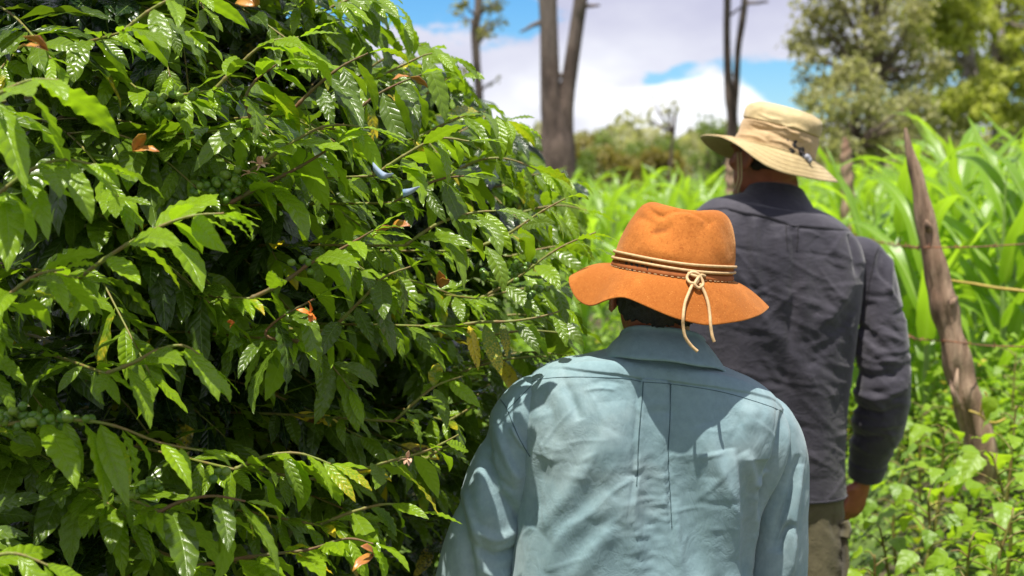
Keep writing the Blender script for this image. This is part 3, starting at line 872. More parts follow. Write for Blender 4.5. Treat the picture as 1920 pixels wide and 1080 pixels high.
# ---------- the taller man
def far_man():
    root = empty('person', (.68, 3.75, 0))
    tag(root, 'taller man seen from behind in a charcoal shirt and tan bucket hat', 'person', 'men walking along the field path')
    P = lambda x, y, Y: tuple(at(x, y, Y))
    C = 3.74
    rows = [  # hem to neck
        (.690, C, .196, .130, .12, .845, .845, .845, 2.6),
        (.690, C, .192, .132, .12, .93, .93, .93, 2.6),
        (.692, C, .194, .136, .12, 1.08, 1.08, 1.08, 2.6),
        (.694, C, .207, .146, .125, 1.22, 1.22, 1.22, 2.6),
        (.694, C, .219, .156, .13, 1.36, 1.36, 1.36, 2.6),
        (.692, C, .226, .156, .125, 1.485, 1.47, 1.46, 2.6),
        (.688, C, .212, .145, .115, 1.555, 1.545, 1.52, 2.5),
        (.682, C, .168, .128, .10, 1.598, 1.595, 1.56, 2.3),
        (.676, C, .125, .100, .09, 1.616, 1.610, 1.57, 2.2),
        (.672, C, .088, .078, .08, 1.628, 1.628, 1.58, 2.1),
        (.670, C, .068, .064, .075, 1.634, 1.638, 1.59, 2.0)]
    G = loft(rows, 300, 380)
    w = np.clip((G[..., 2] - 1.2) / .2, 0, 1)
    G[..., 2] -= .145 * (G[..., 0] - .69) * w
    N = grid_normals(G); c = G.mean(1, keepdims=True)
    if ((G - c) * N).sum() < 0: N = -N
    X, Z = G[..., 0], G[..., 2]
    yy = 3.60
    back = np.clip(-N[..., 1] * 1.6 + .15, 0, 1)
    f = lambda px, w, a, w2=None, ends=(1, 1): fold(X, Z, px, yy, w, a, w2, ends)
    D = .0025 * snoise(X, Z * .7, 20, 8)
    D += f([(1399, 400), (1396, 450), (1400, 520)], 14, -7)
    D += f([(1418, 405), (1414, 450), (1416, 540)], 12, 6)
    D += f([(1435, 412), (1430, 470), (1436, 560)], 14, -7)
    D += f([(1460, 420), (1462, 480), (1470, 600)], 22, 8, 22)
    D += f([(1484, 425), (1486, 460), (1487, 500), (1482, 600), (1470, 720)], 14, -12, 9)
    D += f([(1500, 430), (1505, 520), (1505, 640)], 18, 7, 26)
    D += f([(1540, 440), (1560, 480), (1580, 540)], 12, -4, 20)
    D += f([(1600, 440), (1607, 470), (1612, 520)], 12, -11, 8)
    D += f([(1625, 430), (1632, 470), (1630, 520)], 16, 7)
    D += f([(1440, 640), (1470, 720), (1480, 840), (1470, 950)], 34, -9, 30)
    D += f([(1520, 640), (1540, 760), (1545, 900)], 30, 8, 36)
    D += f([(1585, 560), (1590, 680), (1580, 800)], 20, -5)
    D += f([(1370, 560), (1430, 600), (1500, 690), (1560, 800)], 20, 6, 40)
    D += f([(1612, 520), (1570, 580), (1520, 620)], 12, 7, 26)
    D += f([(1610, 570), (1560, 640), (1500, 690)], 14, -5, 24)
    r = random.Random(11)
    for i in range(110):
        x = r.uniform(1360, 1615); y = r.uniform(430, 930); a = r.gauss(.45, .35) * r.choice((1, 1, 1, -1)); l = r.uniform(18, 75)
        D += f([(x - l * math.cos(a), y - l * math.sin(a)), (x, y + r.uniform(-7, 7)), (x + l * math.cos(a), y + l * math.sin(a))], r.uniform(3, 8), r.uniform(.7, 2.2) * r.choice((-1, 1, 1)), r.uniform(5, 14))
    yl = [(1290, 400), (1366, 392), (1400, 401), (1440, 408), (1475, 420), (1500, 425), (1560, 430), (1607, 434), (1640, 452), (1668, 470), (1690, 520)]
    yp = np.array([[at(x, y, yy)[0], at(x, y, yy)[2]] for x, y in yl])
    zc = np.interp(X, yp[:, 0], yp[:, 1])
    D *= .15 + .85 * np.clip((zc + .012 - Z) / .02, 0, 1)
    D += .004 * np.clip((Z - zc) / .0035 + .5, 0, 1)
    xl = at(1474, 420, yy).x; xr = at(1496, 425, yy).x
    ins = np.clip((X - xl) / .003 + .5, 0, 1) * np.clip((xr - X) / .003 + .5, 0, 1)
    fade = np.clip((Z - (zc - .16)) / .12, 0, 1)
    D += .006 * ins * (Z < zc) * fade
    G = G + N * (D * back + (1 - back) * .004 * snoise(G[..., 1], Z, 24, 12))[..., None]
    shirt = link('shirt', grid_mesh('shirt', G), root, M['dark_shirt'])
    # hem: a turned edge
    for row in (3,):
        ring = G[row] + N[row] * .0008
        link('hem', tube_mesh(np.vstack([ring, ring[:1]])[::2].tolist() , [.0016] * len(np.vstack([ring, ring[:1]])[::2]), k=191, n=5), shirt, M['dark_shirt'])
    rp = [P(1575, 475, C), P(1612, 478, C), P(1634, 512, C), P(1648, 570, C - .01), P(1654, 650, C - .02), P(1657, 725, C - .02), P(1648, 795, C + .02), P(1633, 845, C + .06), P(1622, 895, C + .09)]
    rr = [(.030, .04), (.050, .060), (.058, .070), (.058, .070), (.066, .072), (.072, .072), (.068, .066), (.056, .052), (.042, .038)]
    lp = [P(1345, 410, C), P(1325, 430, C), P(1312, 470, C), P(1305, 540, C), P(1298, 640, C - .02), P(1296, 730, C - .02), P(1300, 800, C + .04), P(1310, 850, C + .10), P(1320, 890, C + .14)]
    sleeves = []
    for q, (pp, rd) in enumerate(((rp, rr), (lp, rr))):
        S = tube_grid(pp, rd, 230, 120)
        NN = grid_normals(S); cc = S.mean(1, keepdims=True)
        if ((S - cc) * NN).sum() < 0: NN = -NN
        X2, Z2 = S[..., 0], S[..., 2]
        D2 = .003 * snoise(X2 + S[..., 1], Z2, 22, 51 + q)
        g = lambda px, w, a, w2=None, ends=(1, 1): fold(X2, Z2, px, 3.68, w, a, w2, ends)
        if q == 0:
            D2 += g([(1655, 470), (1648, 500), (1660, 540)], 10, -8)
            D2 += g([(1680, 480), (1670, 510), (1665, 560)], 10, 7)
            D2 += g([(1612, 610), (1640, 640), (1690, 650)], 14, -6)
            D2 += g([(1600, 690), (1630, 705), (1680, 690), (1712, 680)], 12, -9, 18)
            D2 += g([(1600, 730), (1640, 745), (1700, 725)], 12, 7)
            D2 += g([(1605, 765), (1640, 775), (1690, 760)], 10, -9)
            D2 += g([(1600, 800), (1640, 800), (1680, 790)], 12, 6)
            D2 += g([(1605, 830), (1630, 825), (1660, 820)], 9, -6)
            D2 += g([(1690, 600), (1705, 660), (1700, 730)], 14, 4)
            for i in range(46):
                x = r.uniform(1600, 1705); y = r.uniform(540, 870); a = r.gauss(.15, .5); l = r.uniform(14, 40)
                D2 += g([(x - l * math.cos(a), y - l * math.sin(a)), (x, y + r.uniform(-6, 6)), (x + l * math.cos(a), y + l * math.sin(a))], r.uniform(4, 9), r.uniform(1.5, 4.5) * r.choice((-1, 1)), r.uniform(5, 14))
        t = np.linspace(0, 1, 230)[:, None]
        D2 *= np.clip(t / .06, 0, 1) * np.clip((.93 - t) / .04, 0, 1)
        S = S + NN * D2[..., None]
        sleeves.append(S)
        sl = link('sleeve', grid_mesh('sleeve', S), shirt, M['dark_shirt'])
        # cuff
        Cf = S[210:] + NN[210:] * np.interp(np.linspace(0, 1, 20), [0, .1, .9, 1], [0, .004, .004, .001])[:, None, None]
        link('cuff', grid_mesh('cuff', Cf, caps=False), shirt, M['dark_shirt'])
    bt = [bvh_of(G)]; bv = bt + [bvh_of(S) for S in sleeves]
    th = M['dark_thread']
    seam('seam', bt, [(1366, 392), (1400, 401), (1440, 408), (1475, 420), (1500, 425), (1560, 430), (1607, 434), (1640, 452), (1664, 470)], shirt, th, .0013)
    seam('seam', bt, [(1474, 422), (1475, 445), (1477, 470)], shirt, th, .0014)
    seam('seam', bt, [(1496, 426), (1496, 445), (1494, 470)], shirt, th, .0013)
    seam('seam', bv, [(1655, 452), (1642, 476), (1636, 505), (1628, 545), (1622, 600)], shirt, th, .0012)
    # collar
    cx = at(1453, 350, C).x
    prof = [(.068, .068, 1.61, 0), (.070, .068, 1.650, 0), (.072, .070, 1.668, 0), (.075, .073, 1.670, 0), (.080, .078, 1.661, 0), (.097, .097, 1.636, 0), (.114, .116, 1.608, .1), (.119, .122, 1.600, .2), (.117, .121, 1.597, .2)]
    pr = crom(prof, 50); n = 140
    a = np.linspace(-math.pi / 2 - 2.7, -math.pi / 2 + 2.7, n)
    Cc = np.zeros((50, n, 3))
    Cc[..., 0] = cx + pr[:, 0:1] * np.cos(a); Cc[..., 1] = C + pr[:, 1:2] * np.sin(a)
    fr = np.clip(np.sin(a) * .5 + .5, 0, 1) ** 1.2
    Cc[..., 2] = pr[:, 2:3] - .05 * fr[None] * (1 + .6 * pr[:, 3:4]) - .12 * (Cc[..., 0] - cx)
    col = link('collar', grid_mesh('collar', Cc, wrap=False, caps=False), shirt, M['dark_shirt'])
    sm = col.modifiers.new('thickness', 'SOLIDIFY'); sm.thickness = .0036; sm.offset = 0
    # body
    hc = Vector((at(1438, 300, C).x, C - .005, 1.735))
    pcs, R = head_pieces(hc, .62, .05, .12, 1.02)
    pcs.append(tube_mesh([(cx, C, 1.48), (cx, C, 1.60), (cx, C - .005, 1.66), (hc.x, C - .01, 1.72)], [(.085, .08), (.066, .066), (.060, .064), (.062, .066)], n=24))
    pcs.append(tube_mesh([(.69, C, .90), (.69, C, 1.08), (.69, C, 1.25), (.69, C, 1.42), (.685, C, 1.50), (.68, C, 1.56)],
                         [(.16, .11), (.15, .105), (.165, .11), (.185, .12), (.16, .10), (.09, .07)], n=28))
    def leg(hip, knee, ank, toe):
        return tube_mesh([hip, tuple((Vector(hip) + Vector(knee)) / 2), knee, tuple((Vector(knee) * .65 + Vector(ank) * .35)), ank], [.088, .075, .058, .058, .040], k=30, n=18), \
               tube_mesh([ank, tuple(Vector(ank) + Vector((0, .03, -.045))), toe], [(.04, .04), (.042, .035), (.036, .022)], k=12, n=12)
    pcs += leg((.60, C, .92), (.58, C + .06, .52), (.57, C - .03, .11), (.56, C + .14, .035))
    pcs += leg((.77, C, .92), (.79, C - .05, .52), (.80, C - .17, .11), (.80, C, .035))
    for pp in (rp, lp):
        pcs.append(tube_mesh(pp, [(max(.027, x[0] * .6), max(.027, x[1] * .6)) for x in rr], k=40, n=18))
    pcs += hand_pieces(P(1619, 900, C + .09), (-.30, .10, -1.0), (-.55, .80, 0), (-1, .3, 0), .50, 1.12, .05)
    pcs += hand_pieces(P(1322, 895, C + .14), (.05, .35, -1.0), (1, .2, 0), (.2, 1, 0), .5, 1.0)
    remesh('body', pcs, .0055, 3, root, M['skin'])
    hair_cap(root, hc, R, 1.02, -.035)
    eyes(root, hc, R, 1.02)
    tp = [tube_mesh([(.69, C, .80), (.69, C, .90), (.69, C, 1.0), (.69, C, 1.04)], [(.188, .125), (.188, .125), (.172, .115), (.168, .11)], n=30),
          tube_mesh([(.60, C, .93), (.585, C + .035, .72), (.58, C + .06, .52), (.575, C, .30), (.57, C - .03, .12)], [.100, .094, .082, .078, .078], k=40, n=22),
          tube_mesh([(.778, C, .93), (.788, C - .02, .72), (.79, C - .05, .52), (.795, C - .12, .30), (.80, C - .17, .12)], [.100, .096, .084, .078, .078], k=40, n=22)]
    tr = remesh('trousers', tp, .007, 3, root, M['khaki'])
    # cargo pocket with flap, side seam
    V = np.array([v.co for v in tr.data.vertices]); X3, Z3 = V[:, 0], V[:, 2]
    DD = .003 * snoise(X3 + V[:, 1], Z3, 22, 91)
    tn = np.array([v.normal for v in tr.data.vertices])
    for i in range(22):
        x = r.uniform(1500, 1600); y = r.uniform(950, 1090); l = r.uniform(10, 35); a_ = r.gauss(1.2, .5)
        DD += fold(X3, Z3, [(x - l * math.cos(a_), y - l * math.sin(a_)), (x + 3, y), (x + l * math.cos(a_), y + l * math.sin(a_))], 3.66, r.uniform(6, 14), r.uniform(1.5, 3) * r.choice((-1, 1)))
    V2 = V + tn * DD[:, None]
    off = np.array(tr.location)
    tr.data.vertices.foreach_set('co', V2.astype(np.float32).ravel())
    pk = []
    for (z0, z1, th_) in ((.60, .745, .012), (.735, .775, .017)):
        g = tube_grid([(.871, C - .025, z1), (.876, C - .03, (z0 + z1) / 2), (.872, C - .035, z0)], [(.075, th_)] * 3, 20, 24, up=(1, 0, 0))
        pk.append(grid_mesh('p', g))
    for m_ in pk:
        link('pocket', m_, tr, M['khaki'])
    for x, y0, dx in ((.57, C - .06, -.01), (.80, C - .20, 0)):
        boot(root, x, y0, dx)
    # ---- hat
    hx = at(1453, 281, C).x
    A = Matrix.Translation((hx, C, at(1453, 276, C).z - .004)) @ Matrix.Rotation(math.radians(15.5), 4, 'Y') @ Matrix.Rotation(math.radians(2), 4, 'X')
    rows = [(-.004, .106, .118, 0, 0), (.02, .105, .117, 0, 0), (.045, .104, .115, 0, 0), (.056, .1035, .114, 0, 0), (.072, .102, .111, 0, 0), (.088, .098, .106, 0, 0),
            (.099, .089, .096, 0, 0), (.105, .076, .083, 0, 0), (.108, .055, .060, 0, 0), (.109, .030, .034, 0, 0), (.109, .001, .001, 0, 0)]
    K = crown_grid(rows, 240, A, None, 140)
    NN = grid_normals(K); c0 = K.mean((0, 1))
    if ((K - c0) * NN).sum() < 0: NN = -NN
    X4, Z4 = K[..., 0], K[..., 2]
    hs = crom(rows, 140)[:, 0:1] * np.ones((1, 240))
    ang = np.linspace(0, 2 * np.pi, 240, endpoint=False)[None]
    D4 = -.0035 * np.exp(-((hs - .056) / .0022) ** 2) + .0015 * (hs > .057) - .002 * np.exp(-((hs - .101) / .002) ** 2) * (np.arange(140)[:, None] < 118)
    D4 = D4 + .003 * snoise(ang * .10 * np.ones_like(hs), hs * 1.6, 46, 21) * (hs < .1)
    g = lambda px, w, a, w2=None, ends=(1, 1): fold(X4, Z4, px, 3.63, w, a, w2, ends)
    bk = NN[..., 1] < .3
    D5 = g([(1408, 222), (1430, 226), (1460, 240), (1490, 238), (1520, 255)], 5, 4) + g([(1400, 240), (1440, 246), (1480, 262), (1520, 270)], 5, -3) \
        + g([(1410, 232), (1425, 240), (1450, 244)], 4, -3) + g([(1460, 226), (1480, 246), (1500, 252)], 4, 3) + g([(1390, 250), (1420, 255), (1440, 268)], 4, 2.5) \
        + g([(1440, 262), (1470, 268), (1500, 288)], 4, 3) + g([(1425, 210), (1445, 222), (1470, 226)], 4, 2.5)
    D4 = D4 + D5 * bk
    K = K + NN * D4[..., None]
    rim = [(0, 1573, 341, C), (-25, 1560, 341, C - .075), (-48, 1520, 334, C - .13), (-68, 1478, 326, C - .16), (-90, 1438, 312, C - .175), (-110, 1408, 291, C - .165), (-128, 1380, 268, C - .14),
           (-148, 1350, 255, C - .095), (-168, 1320, 253, C - .04), (178, 1311, 257, C + .01), (158, 1326, 274, C + .07), (135, 1350, 290, C + .12), (112, 1385, 303, C + .155), (90, 1430, 313, C + .17),
           (60, 1490, 326, C + .15), (30, 1548, 339, C + .09)]
    B, rimp = brim_grid(K[0].copy(), rim, 36, 240, .004)
    NB = grid_normals(B); NB = NB if NB[..., 2].mean() > 0 else -NB
    tt = np.linspace(0, 1, 36)[:, None]
    B = B + NB * (.0015 * snoise(B[..., 0], B[..., 1], 34, 15, 2) * tt)[..., None]
    hat = link('hat', grid_mesh('hat', thick_brim(B, .0032), caps=False), root, M['tan'])
    i_seam = int(np.argmin(np.abs(hs[:, 0] - .056)))
    link('hat_band', grid_mesh('hat_band', K[:i_seam + 1], caps=False), hat, M['tan_band'])
    link('hat_crown', grid_mesh('hat_crown', K[i_seam:], caps=False), hat, M['tan'])
    # rows of stitching round the brim
    sm_ = []
    for kk in (10, 17, 24, 30, 34):
        r_ = B[kk] + NB[kk] * .0019
        sm_.append(np.vstack([r_, r_[:1]]))
    for r_ in sm_:
        link('stitching', tube_mesh(r_.tolist(), [.0005] * len(r_), k=len(r_), n=4), hat, M['tan_band'])
    # piping where brim and crown meet
    r_ = K[3] + NN[3] * .001
    link('piping', tube_mesh(np.vstack([r_, r_[:1]]).tolist(), [.0016] * 241, k=241, n=6), hat, M['tan'])
    hb = [bvh_of(K), bvh_of(B)]
    def surf(px, py, lift):
        h = look_hit(hb, px, py)
        if h is None: return np.array(at(px, py, C - .12))
        return np.array(h[0] + (Vector((0, 0, CAM_Z)) - h[0]).normalized() * lift)
    link('hat_elastic', tube_mesh([surf(1500, 284, .002), surf(1505, 286, .008), surf(1511, 291, .010), surf(1516, 297, .008), surf(1519, 304, .004)], [.0022] * 5, k=20, n=6), hat, M['elastic'])
    tg = surf(1513, 295, .012)
    me = remesh('toggle', [ellipsoid(tg, (.011, .009, .009), Quaternion((0, 1, 0), .5)), ellipsoid(tg + np.array([.007, -.004, -.008]), (.006, .006, .008)), ellipsoid(tg + np.array([-.009, 0, .005]), (.005, .006, .006))], .0012, 2, hat, M['toggle'])
    # chin strap hanging in front of the ear
    for dx in (0, 6):
        link('chin_strap', tube_mesh([P(1383 + dx, 285, C - .06), P(1384 + dx, 310, C - .065), P(1384 + dx, 335, C - .06), P(1379 + dx, 352, C - .05), P(1374 + dx, 372, C - .02)], [.0022] * 5, k=24, n=6), hat, M['tan'])
    return root
near_man()
far_man()

# ------------------------------------------------------------------ foliage tools
def leaf_geo(L, W, k, m, droop=0.6, vee=0.25, wave=0.10, nw=3.0, quilt=0.0, seed=0, tip=1.0, twist=0.0, shape='coffee', petiole=0.05):
    """one leaf: grows along +Y from the origin, upper face +Z. returns V (n,3), F, UV"""
    r = random.Random(seed)
    u = np.linspace(0, 1, k + 1)[:, None]; v = np.linspace(-1, 1, m + 1)[None, :]
    ub = np.clip((u - petiole) / (1 - petiole), 0, 1)
    if shape == 'coffee':
        prof = (ub ** 0.78) * ((1 - ub) ** 0.95) * 2.05 * (1 - .35 * np.clip((ub - .78) / .22, 0, 1) * tip * (1 - ub) * 4)
    elif shape == 'heart':
        prof = np.clip(ub / .10, 0, 1) ** .5 * (1 - ub) ** .8 * (1 + .15 * ub) * 1.05
    elif shape == 'corn':
        prof = np.clip(ub / .10, 0, 1) ** .6 * (1 - ub ** 2.2) ** .9
    else:
        prof = np.sin(np.pi * ub ** .8)
    w = W / 2 * np.clip(prof, 0, None) + .0009 * (u < petiole + .01) + .0003
    s = L / k
    ang = droop * (u ** 1.15) + .10 * np.sin(u * 5 + r.uniform(0, 6))
    dy = np.cos(ang) * s; dz = -np.sin(ang) * s
    y = np.concatenate([[[0]], np.cumsum(dy[:-1], 0)]); z = np.concatenate([[[0]], np.cumsum(dz[:-1], 0)])
    av = np.abs(v)
    ph1, ph2 = r.uniform(0, 6.28), r.uniform(0, 6.28)
    wv = wave * W * (av ** 2) * np.where(v > 0, np.sin(2 * np.pi * nw * u + ph1), np.sin(2 * np.pi * nw * u + ph2)) * np.sin(np.pi * np.clip(ub, 0, 1)) ** .5
    zz = vee * av * w * (1 - .45 * av) + wv
    if quilt:
        zz = zz + quilt * W * np.sin(np.pi * (ub * 8.5 - av * 1.1)) ** 2 * np.clip(av * 6, 0, 1) * np.clip((1 - av) * 2, 0, 1) * np.sin(np.pi * ub) ** .5
    bend = .10 * r.uniform(-1, 1) * L * (u ** 2)
    tw = twist * u
    lx = v * w; lz = zz
    X = lx * np.cos(tw) - lz * np.sin(tw) + bend
    dzl = lx * np.sin(tw) + lz * np.cos(tw)
    Y = y - np.sin(-ang) * dzl * 1.0
    Z = z + np.cos(ang) * dzl
    V = np.stack([X, Y * np.ones_like(X), Z], -1).reshape(-1, 3)
    F = grid_faces(k + 1, m + 1, False)
    UV = np.stack([np.broadcast_to(v * .5 + .5, X.shape), np.broadcast_to(ub, X.shape)], -1).reshape(-1, 2)
    return V, F, UV
def leaf_me(name, geo, mat, tone=0.5, yel=0.0):
    V, F, UV = geo
    me = fast_mesh(name, V, F[:, ::-1] if False else F)
    l = me.uv_layers.new(name='UVMap'); l.data.foreach_set('uv', UV[F].astype(np.float32).ravel())
    me.materials.append(mat)
    me.polygons.foreach_set('use_smooth', [True] * len(me.polygons))
    set_attr(me, 'tone', [tone] * len(V)); set_attr(me, 'yel', [yel] * len(V))
    return me
def frames(D, Nn):
    """rotation matrices with columns (side, direction, normal)"""
    D = D / np.linalg.norm(D, axis=1, keepdims=True)
    Nn = Nn - D * (D * Nn).sum(1, keepdims=True); Nn /= np.linalg.norm(Nn, axis=1, keepdims=True) + 1e-9
    S = np.cross(D, Nn)
    return np.stack([S, D, Nn], -1)
def leaf_mass(name, geos, which, P, R, S, tone, yel, mat, parent=None):
    """many leaves joined in one mesh. geos: unit leaves of one topology"""
    nv = len(geos[0][0]); F0 = geos[0][1]; n = len(P)
    base = np.stack([g[0] for g in geos])[which]
    V = np.einsum('nij,nkj->nki', R, base * S[:, None, None]) + P[:, None]
    F = (F0[None] + (np.arange(n) * nv)[:, None, None]).reshape(-1, 4)
    me = fast_mesh(name, V.reshape(-1, 3), F)
    UV = geos[0][2][F0]
    l = me.uv_layers.new(name='UVMap'); l.data.foreach_set('uv', np.tile(UV.reshape(-1), n).astype(np.float32))
    me.polygons.foreach_set('use_smooth', np.ones(len(F), bool))
    set_attr(me, 'tone', np.repeat(tone, nv)); set_attr(me, 'yel', np.repeat(yel, nv))
    return link(name, me, parent, mat, smooth=False)

def leaf_mat(name, dark, light, yellow=(0.55, 0.42, 0.02), rough=0.28, trans=0.30, tcol=(0.30, 0.55, 0.03), veins=8.5, vein_bump=0.5, vein_col=(.20, .30, .06), spec=.5, kind='net', under=1.5, spots=True, scale=26):
    t = NT(name)
    uv = t.uv()
    sp = t.N('ShaderNodeSeparateXYZ'); t.L(uv, sp.inputs[0])
    av = t.math('ABSOLUTE', t.math('SUBTRACT', t.math('MULTIPLY', sp.outputs[0], 2.0), 1.0))
    uu = sp.outputs[1]
    tone = t.attr('tone'); yel = t.attr('yel')
    c = t.mix(tone, dark, light)
    n = t.noise(scale, 4, .6)
    c = t.mix(t.math('MULTIPLY', t.sstep(n, .35, .7), .14 if kind == 'net' and spots else .3), c, t.mix(.6, c, light))
    # yellowing spreads in blotches from the tip and margin
    yf = t.math('ADD', t.math('ADD', yel, t.math('MULTIPLY', t.math('SUBTRACT', t.noise(34, 4, .6), .5), 1.1)), t.math('MULTIPLY', uu, .25))
    c = t.mix(t.math('MULTIPLY', t.sstep(yf, .55, .85), t.sstep(yel, .05, .3)), c, yellow)
    if spots:
        s = t.math('MULTIPLY', t.sstep(t.noise(90, 2, .5), .70, .76), t.sstep(t.noise(9, 2, .5), .52, .62))
        c = t.mix(t.math('MULTIPLY', s, .8), c, (.12, .06, .015))
        b = t.math('MULTIPLY', t.sstep(t.noise(24, 3, .5), .60, .66), t.sstep(yel, .5, .9))
        c = t.mix(b, c, (.10, .035, .01))
    if kind == 'net':
        ph = t.math('SUBTRACT', t.math('MULTIPLY', uu, veins), t.math('MULTIPLY', av, 1.15))
        lat = t.math('ABSOLUTE', t.math('SINE', t.math('MULTIPLY', ph, math.pi)))
        latl = t.math('SUBTRACT', 1.0, t.sstep(lat, .0, .16))
        mid = t.math('SUBTRACT', 1.0, t.sstep(av, .015, .06))
        vl = t.math('MAXIMUM', t.math('MULTIPLY', latl, .30), mid)
        h = t.math('SUBTRACT', t.math('POWER', lat, .6), t.math('MULTIPLY', mid, .8))
    else:
        par = t.math('SINE', t.math('MULTIPLY', av, 60.0))
        mid = t.math('SUBTRACT', 1.0, t.sstep(av, .06, .16))
        vl = mid
        h = t.math('ADD', t.math('MULTIPLY', par, .15), t.math('MULTIPLY', mid, -.8))
    c = t.mix(t.math('MULTIPLY', vl, .55), c, vein_col)
    geo = t.N('ShaderNodeNewGeometry')
    bf = geo.outputs['Backfacing']
    lowc = t.mix(.5, c, tuple(min(1, x * under) for x in light))
    c = t.mix(bf, c, lowc)
    r = t.math('ADD', rough, t.math('MULTIPLY', bf, .3))
    r = t.math('ADD', r, t.math('MULTIPLY', t.math('SUBTRACT', t.noise(60, 3, .6), .5), .22))
    h2 = t.math('ADD', h, t.math('MULTIPLY', t.noise(110, 3, .6), .35))
    t.set(Base_Color=c, Roughness=r, Normal=t.bump(h2, vein_bump, .0022))
    t.b.inputs['Specular IOR Level'].default_value = spec
    tr = t.N('ShaderNodeBsdfTranslucent')
    t.put(tr.inputs[0], t.mix(t.math('ADD', .12, t.math('MULTIPLY', tone, .5)), t.mix(1.0, c, (2.2, 2.2, 1.2), 'MULTIPLY'), tcol))
    mx = t.N('ShaderNodeMixShader')
    t.put(mx.inputs[0], t.math('ADD', trans * .35, t.math('MULTIPLY', tone, trans * .65)))
    t.L(t.b.outputs[0], mx.inputs[1]); t.L(tr.outputs[0], mx.inputs[2]); t.L(mx.outputs[0], t.out.inputs[0])
    return t.m
M['coffee_leaf'] = leaf_mat('coffee_leaf', (.0052, .020, .0085), (.215, .345, .010), rough=.27, trans=.38, vein_bump=.40, tcol=(.28, .48, .012), spec=.5)
M['corn_leaf'] = leaf_mat('corn_leaf', (.08, .17, .015), (.22, .375, .022), rough=.32, trans=.50, tcol=(.42, .62, .03), kind='par', vein_col=(.34, .46, .15), spots=False, scale=4, vein_bump=.35, spec=.5)
M['weed_leaf'] = leaf_mat('weed_leaf', (.06, .14, .014), (.24, .38, .02), yellow=(.42, .36, .03), rough=.42, trans=.45, tcol=(.42, .62, .02), veins=5, vein_bump=.35, vein_col=(.22, .36, .06), spots=False)
M['twig'] = plain('green_brown_twig', (.11, .10, .03), .6, (.15, .075, .03), 30, .5)
M['twig_green'] = plain('green_twig', (.16, .20, .03), .55, (.18, .12, .04), 40, .4)
def berry_mat():
    t = NT('green_berry')
    oi = t.N('ShaderNodeObjectInfo')
    c = t.ramp(oi.outputs['Random'], [(0, (.06, .14, .02)), (.6, (.11, .20, .02)), (1, (.17, .25, .03))])
    t.set(Base_Color=t.mix(t.math('MULTIPLY', t.sstep(t.noise(2.2, 3, .5), .5, .7), .4), c, (.05, .10, .02)), Roughness=.3)
    return t.m
M['berry'] = berry_mat()
M['bark_brown'] = plain('coffee_stem_bark', (.09, .065, .045), .85, (.16, .13, .10), 18, .8, .004)

def inside(poly, x, y):
    c = np.zeros(len(x), bool); n = len(poly)
    for i in range(n):
        x1, y1 = poly[i]; x2, y2 = poly[(i + 1) % n]
        k = (y1 > y) != (y2 > y)
        xi = (x2 - x1) * (y - y1) / ((y2 - y1) if y2 != y1 else 1e-9) + x1
        c ^= k & (x < xi)
    return c

# ------------------------------------------------------------------ terrain
def terrain(x, y):
    x = np.asarray(x, float); y = np.asarray(y, float)
    s = lambda a, b, v: (lambda t: t * t * (3 - 2 * t))(np.clip((v - a) / (b - a), 0, 1))
    bank = s(1.10, 1.75, x - .04 * (y - 4))
    far = s(5.6, 7.6, y)
    h = .62 * np.maximum(bank, far)
    h = h + .35 * s(12, 40, y) * 0 + .04 * np.sin(x * 1.7 + y) * np.maximum(bank, far) + .02 * np.sin(y * 2.3 + x * .6)
    h = h + s(40, 110, y) * 1.6 + s(.5, 3, -x - 1.3) * .1
    return h
def build_ground():
    t = NT('field_soil')
    n = t.noise(.8, 6, .6); n2 = t.noise(14, 5, .65)
    c = t.mix(t.sstep(n2, .35, .7), (.06, .045, .025), (.11, .08, .045))
    g = t.mix(t.sstep(n, .45, .6), (.05, .09, .015), (.09, .14, .02))
    c = t.mix(t.sstep(t.noise(2.2, 5, .7), .36, .52), c, g)
    t.set(Base_Color=c, Roughness=.95, Normal=t.bump(t.noise(30, 6, .7), .7, .03))
    ys = np.concatenate([np.linspace(-12, 14, 90), np.linspace(15, 120, 60), [200, 400, 1400]])
    xs = np.concatenate([[-900, -300, -100], np.linspace(-50, 50, 150), [100, 300, 900]])
    X, Y = np.meshgrid(xs, ys); Z = terrain(X, Y) + .012 * snoise(X, Y, 5, 1)
    V = np.stack([X, Y, Z], -1).reshape(-1, 3)
    me = fast_mesh('ground', V, grid_faces(len(ys), len(xs), False))
    tag(link('ground', me, None, t.m), kind='structure')
    # trodden path
    t = NT('path_soil')
    n2 = t.noise(9, 6, .7)
    c = t.mix(t.sstep(n2, .35, .7), (.20, .145, .095), (.12, .085, .055))
    t.set(Base_Color=c, Roughness=.95, Normal=t.bump(t.noise(26, 6, .7), .8, .02))
    k = 70; ys = np.linspace(-10, 5.6, k)
    G = np.zeros((k, 12, 3))
    for i, y in enumerate(ys):
        w = .42 + .05 * math.sin(y * 1.7)
        xs_ = .38 + .05 * y + np.linspace(-w, w, 12)
        G[i, :, 0] = xs_; G[i, :, 1] = y
        G[i, :, 2] = terrain(xs_, np.full(12, y)) + .012 * snoise(xs_, np.full(12, y), 5, 1) + .008 - .0
    tag(link('path', fast_mesh('path', G.reshape(-1, 3), grid_faces(k, 12, False)), None, t.m), kind='structure')
build_ground()

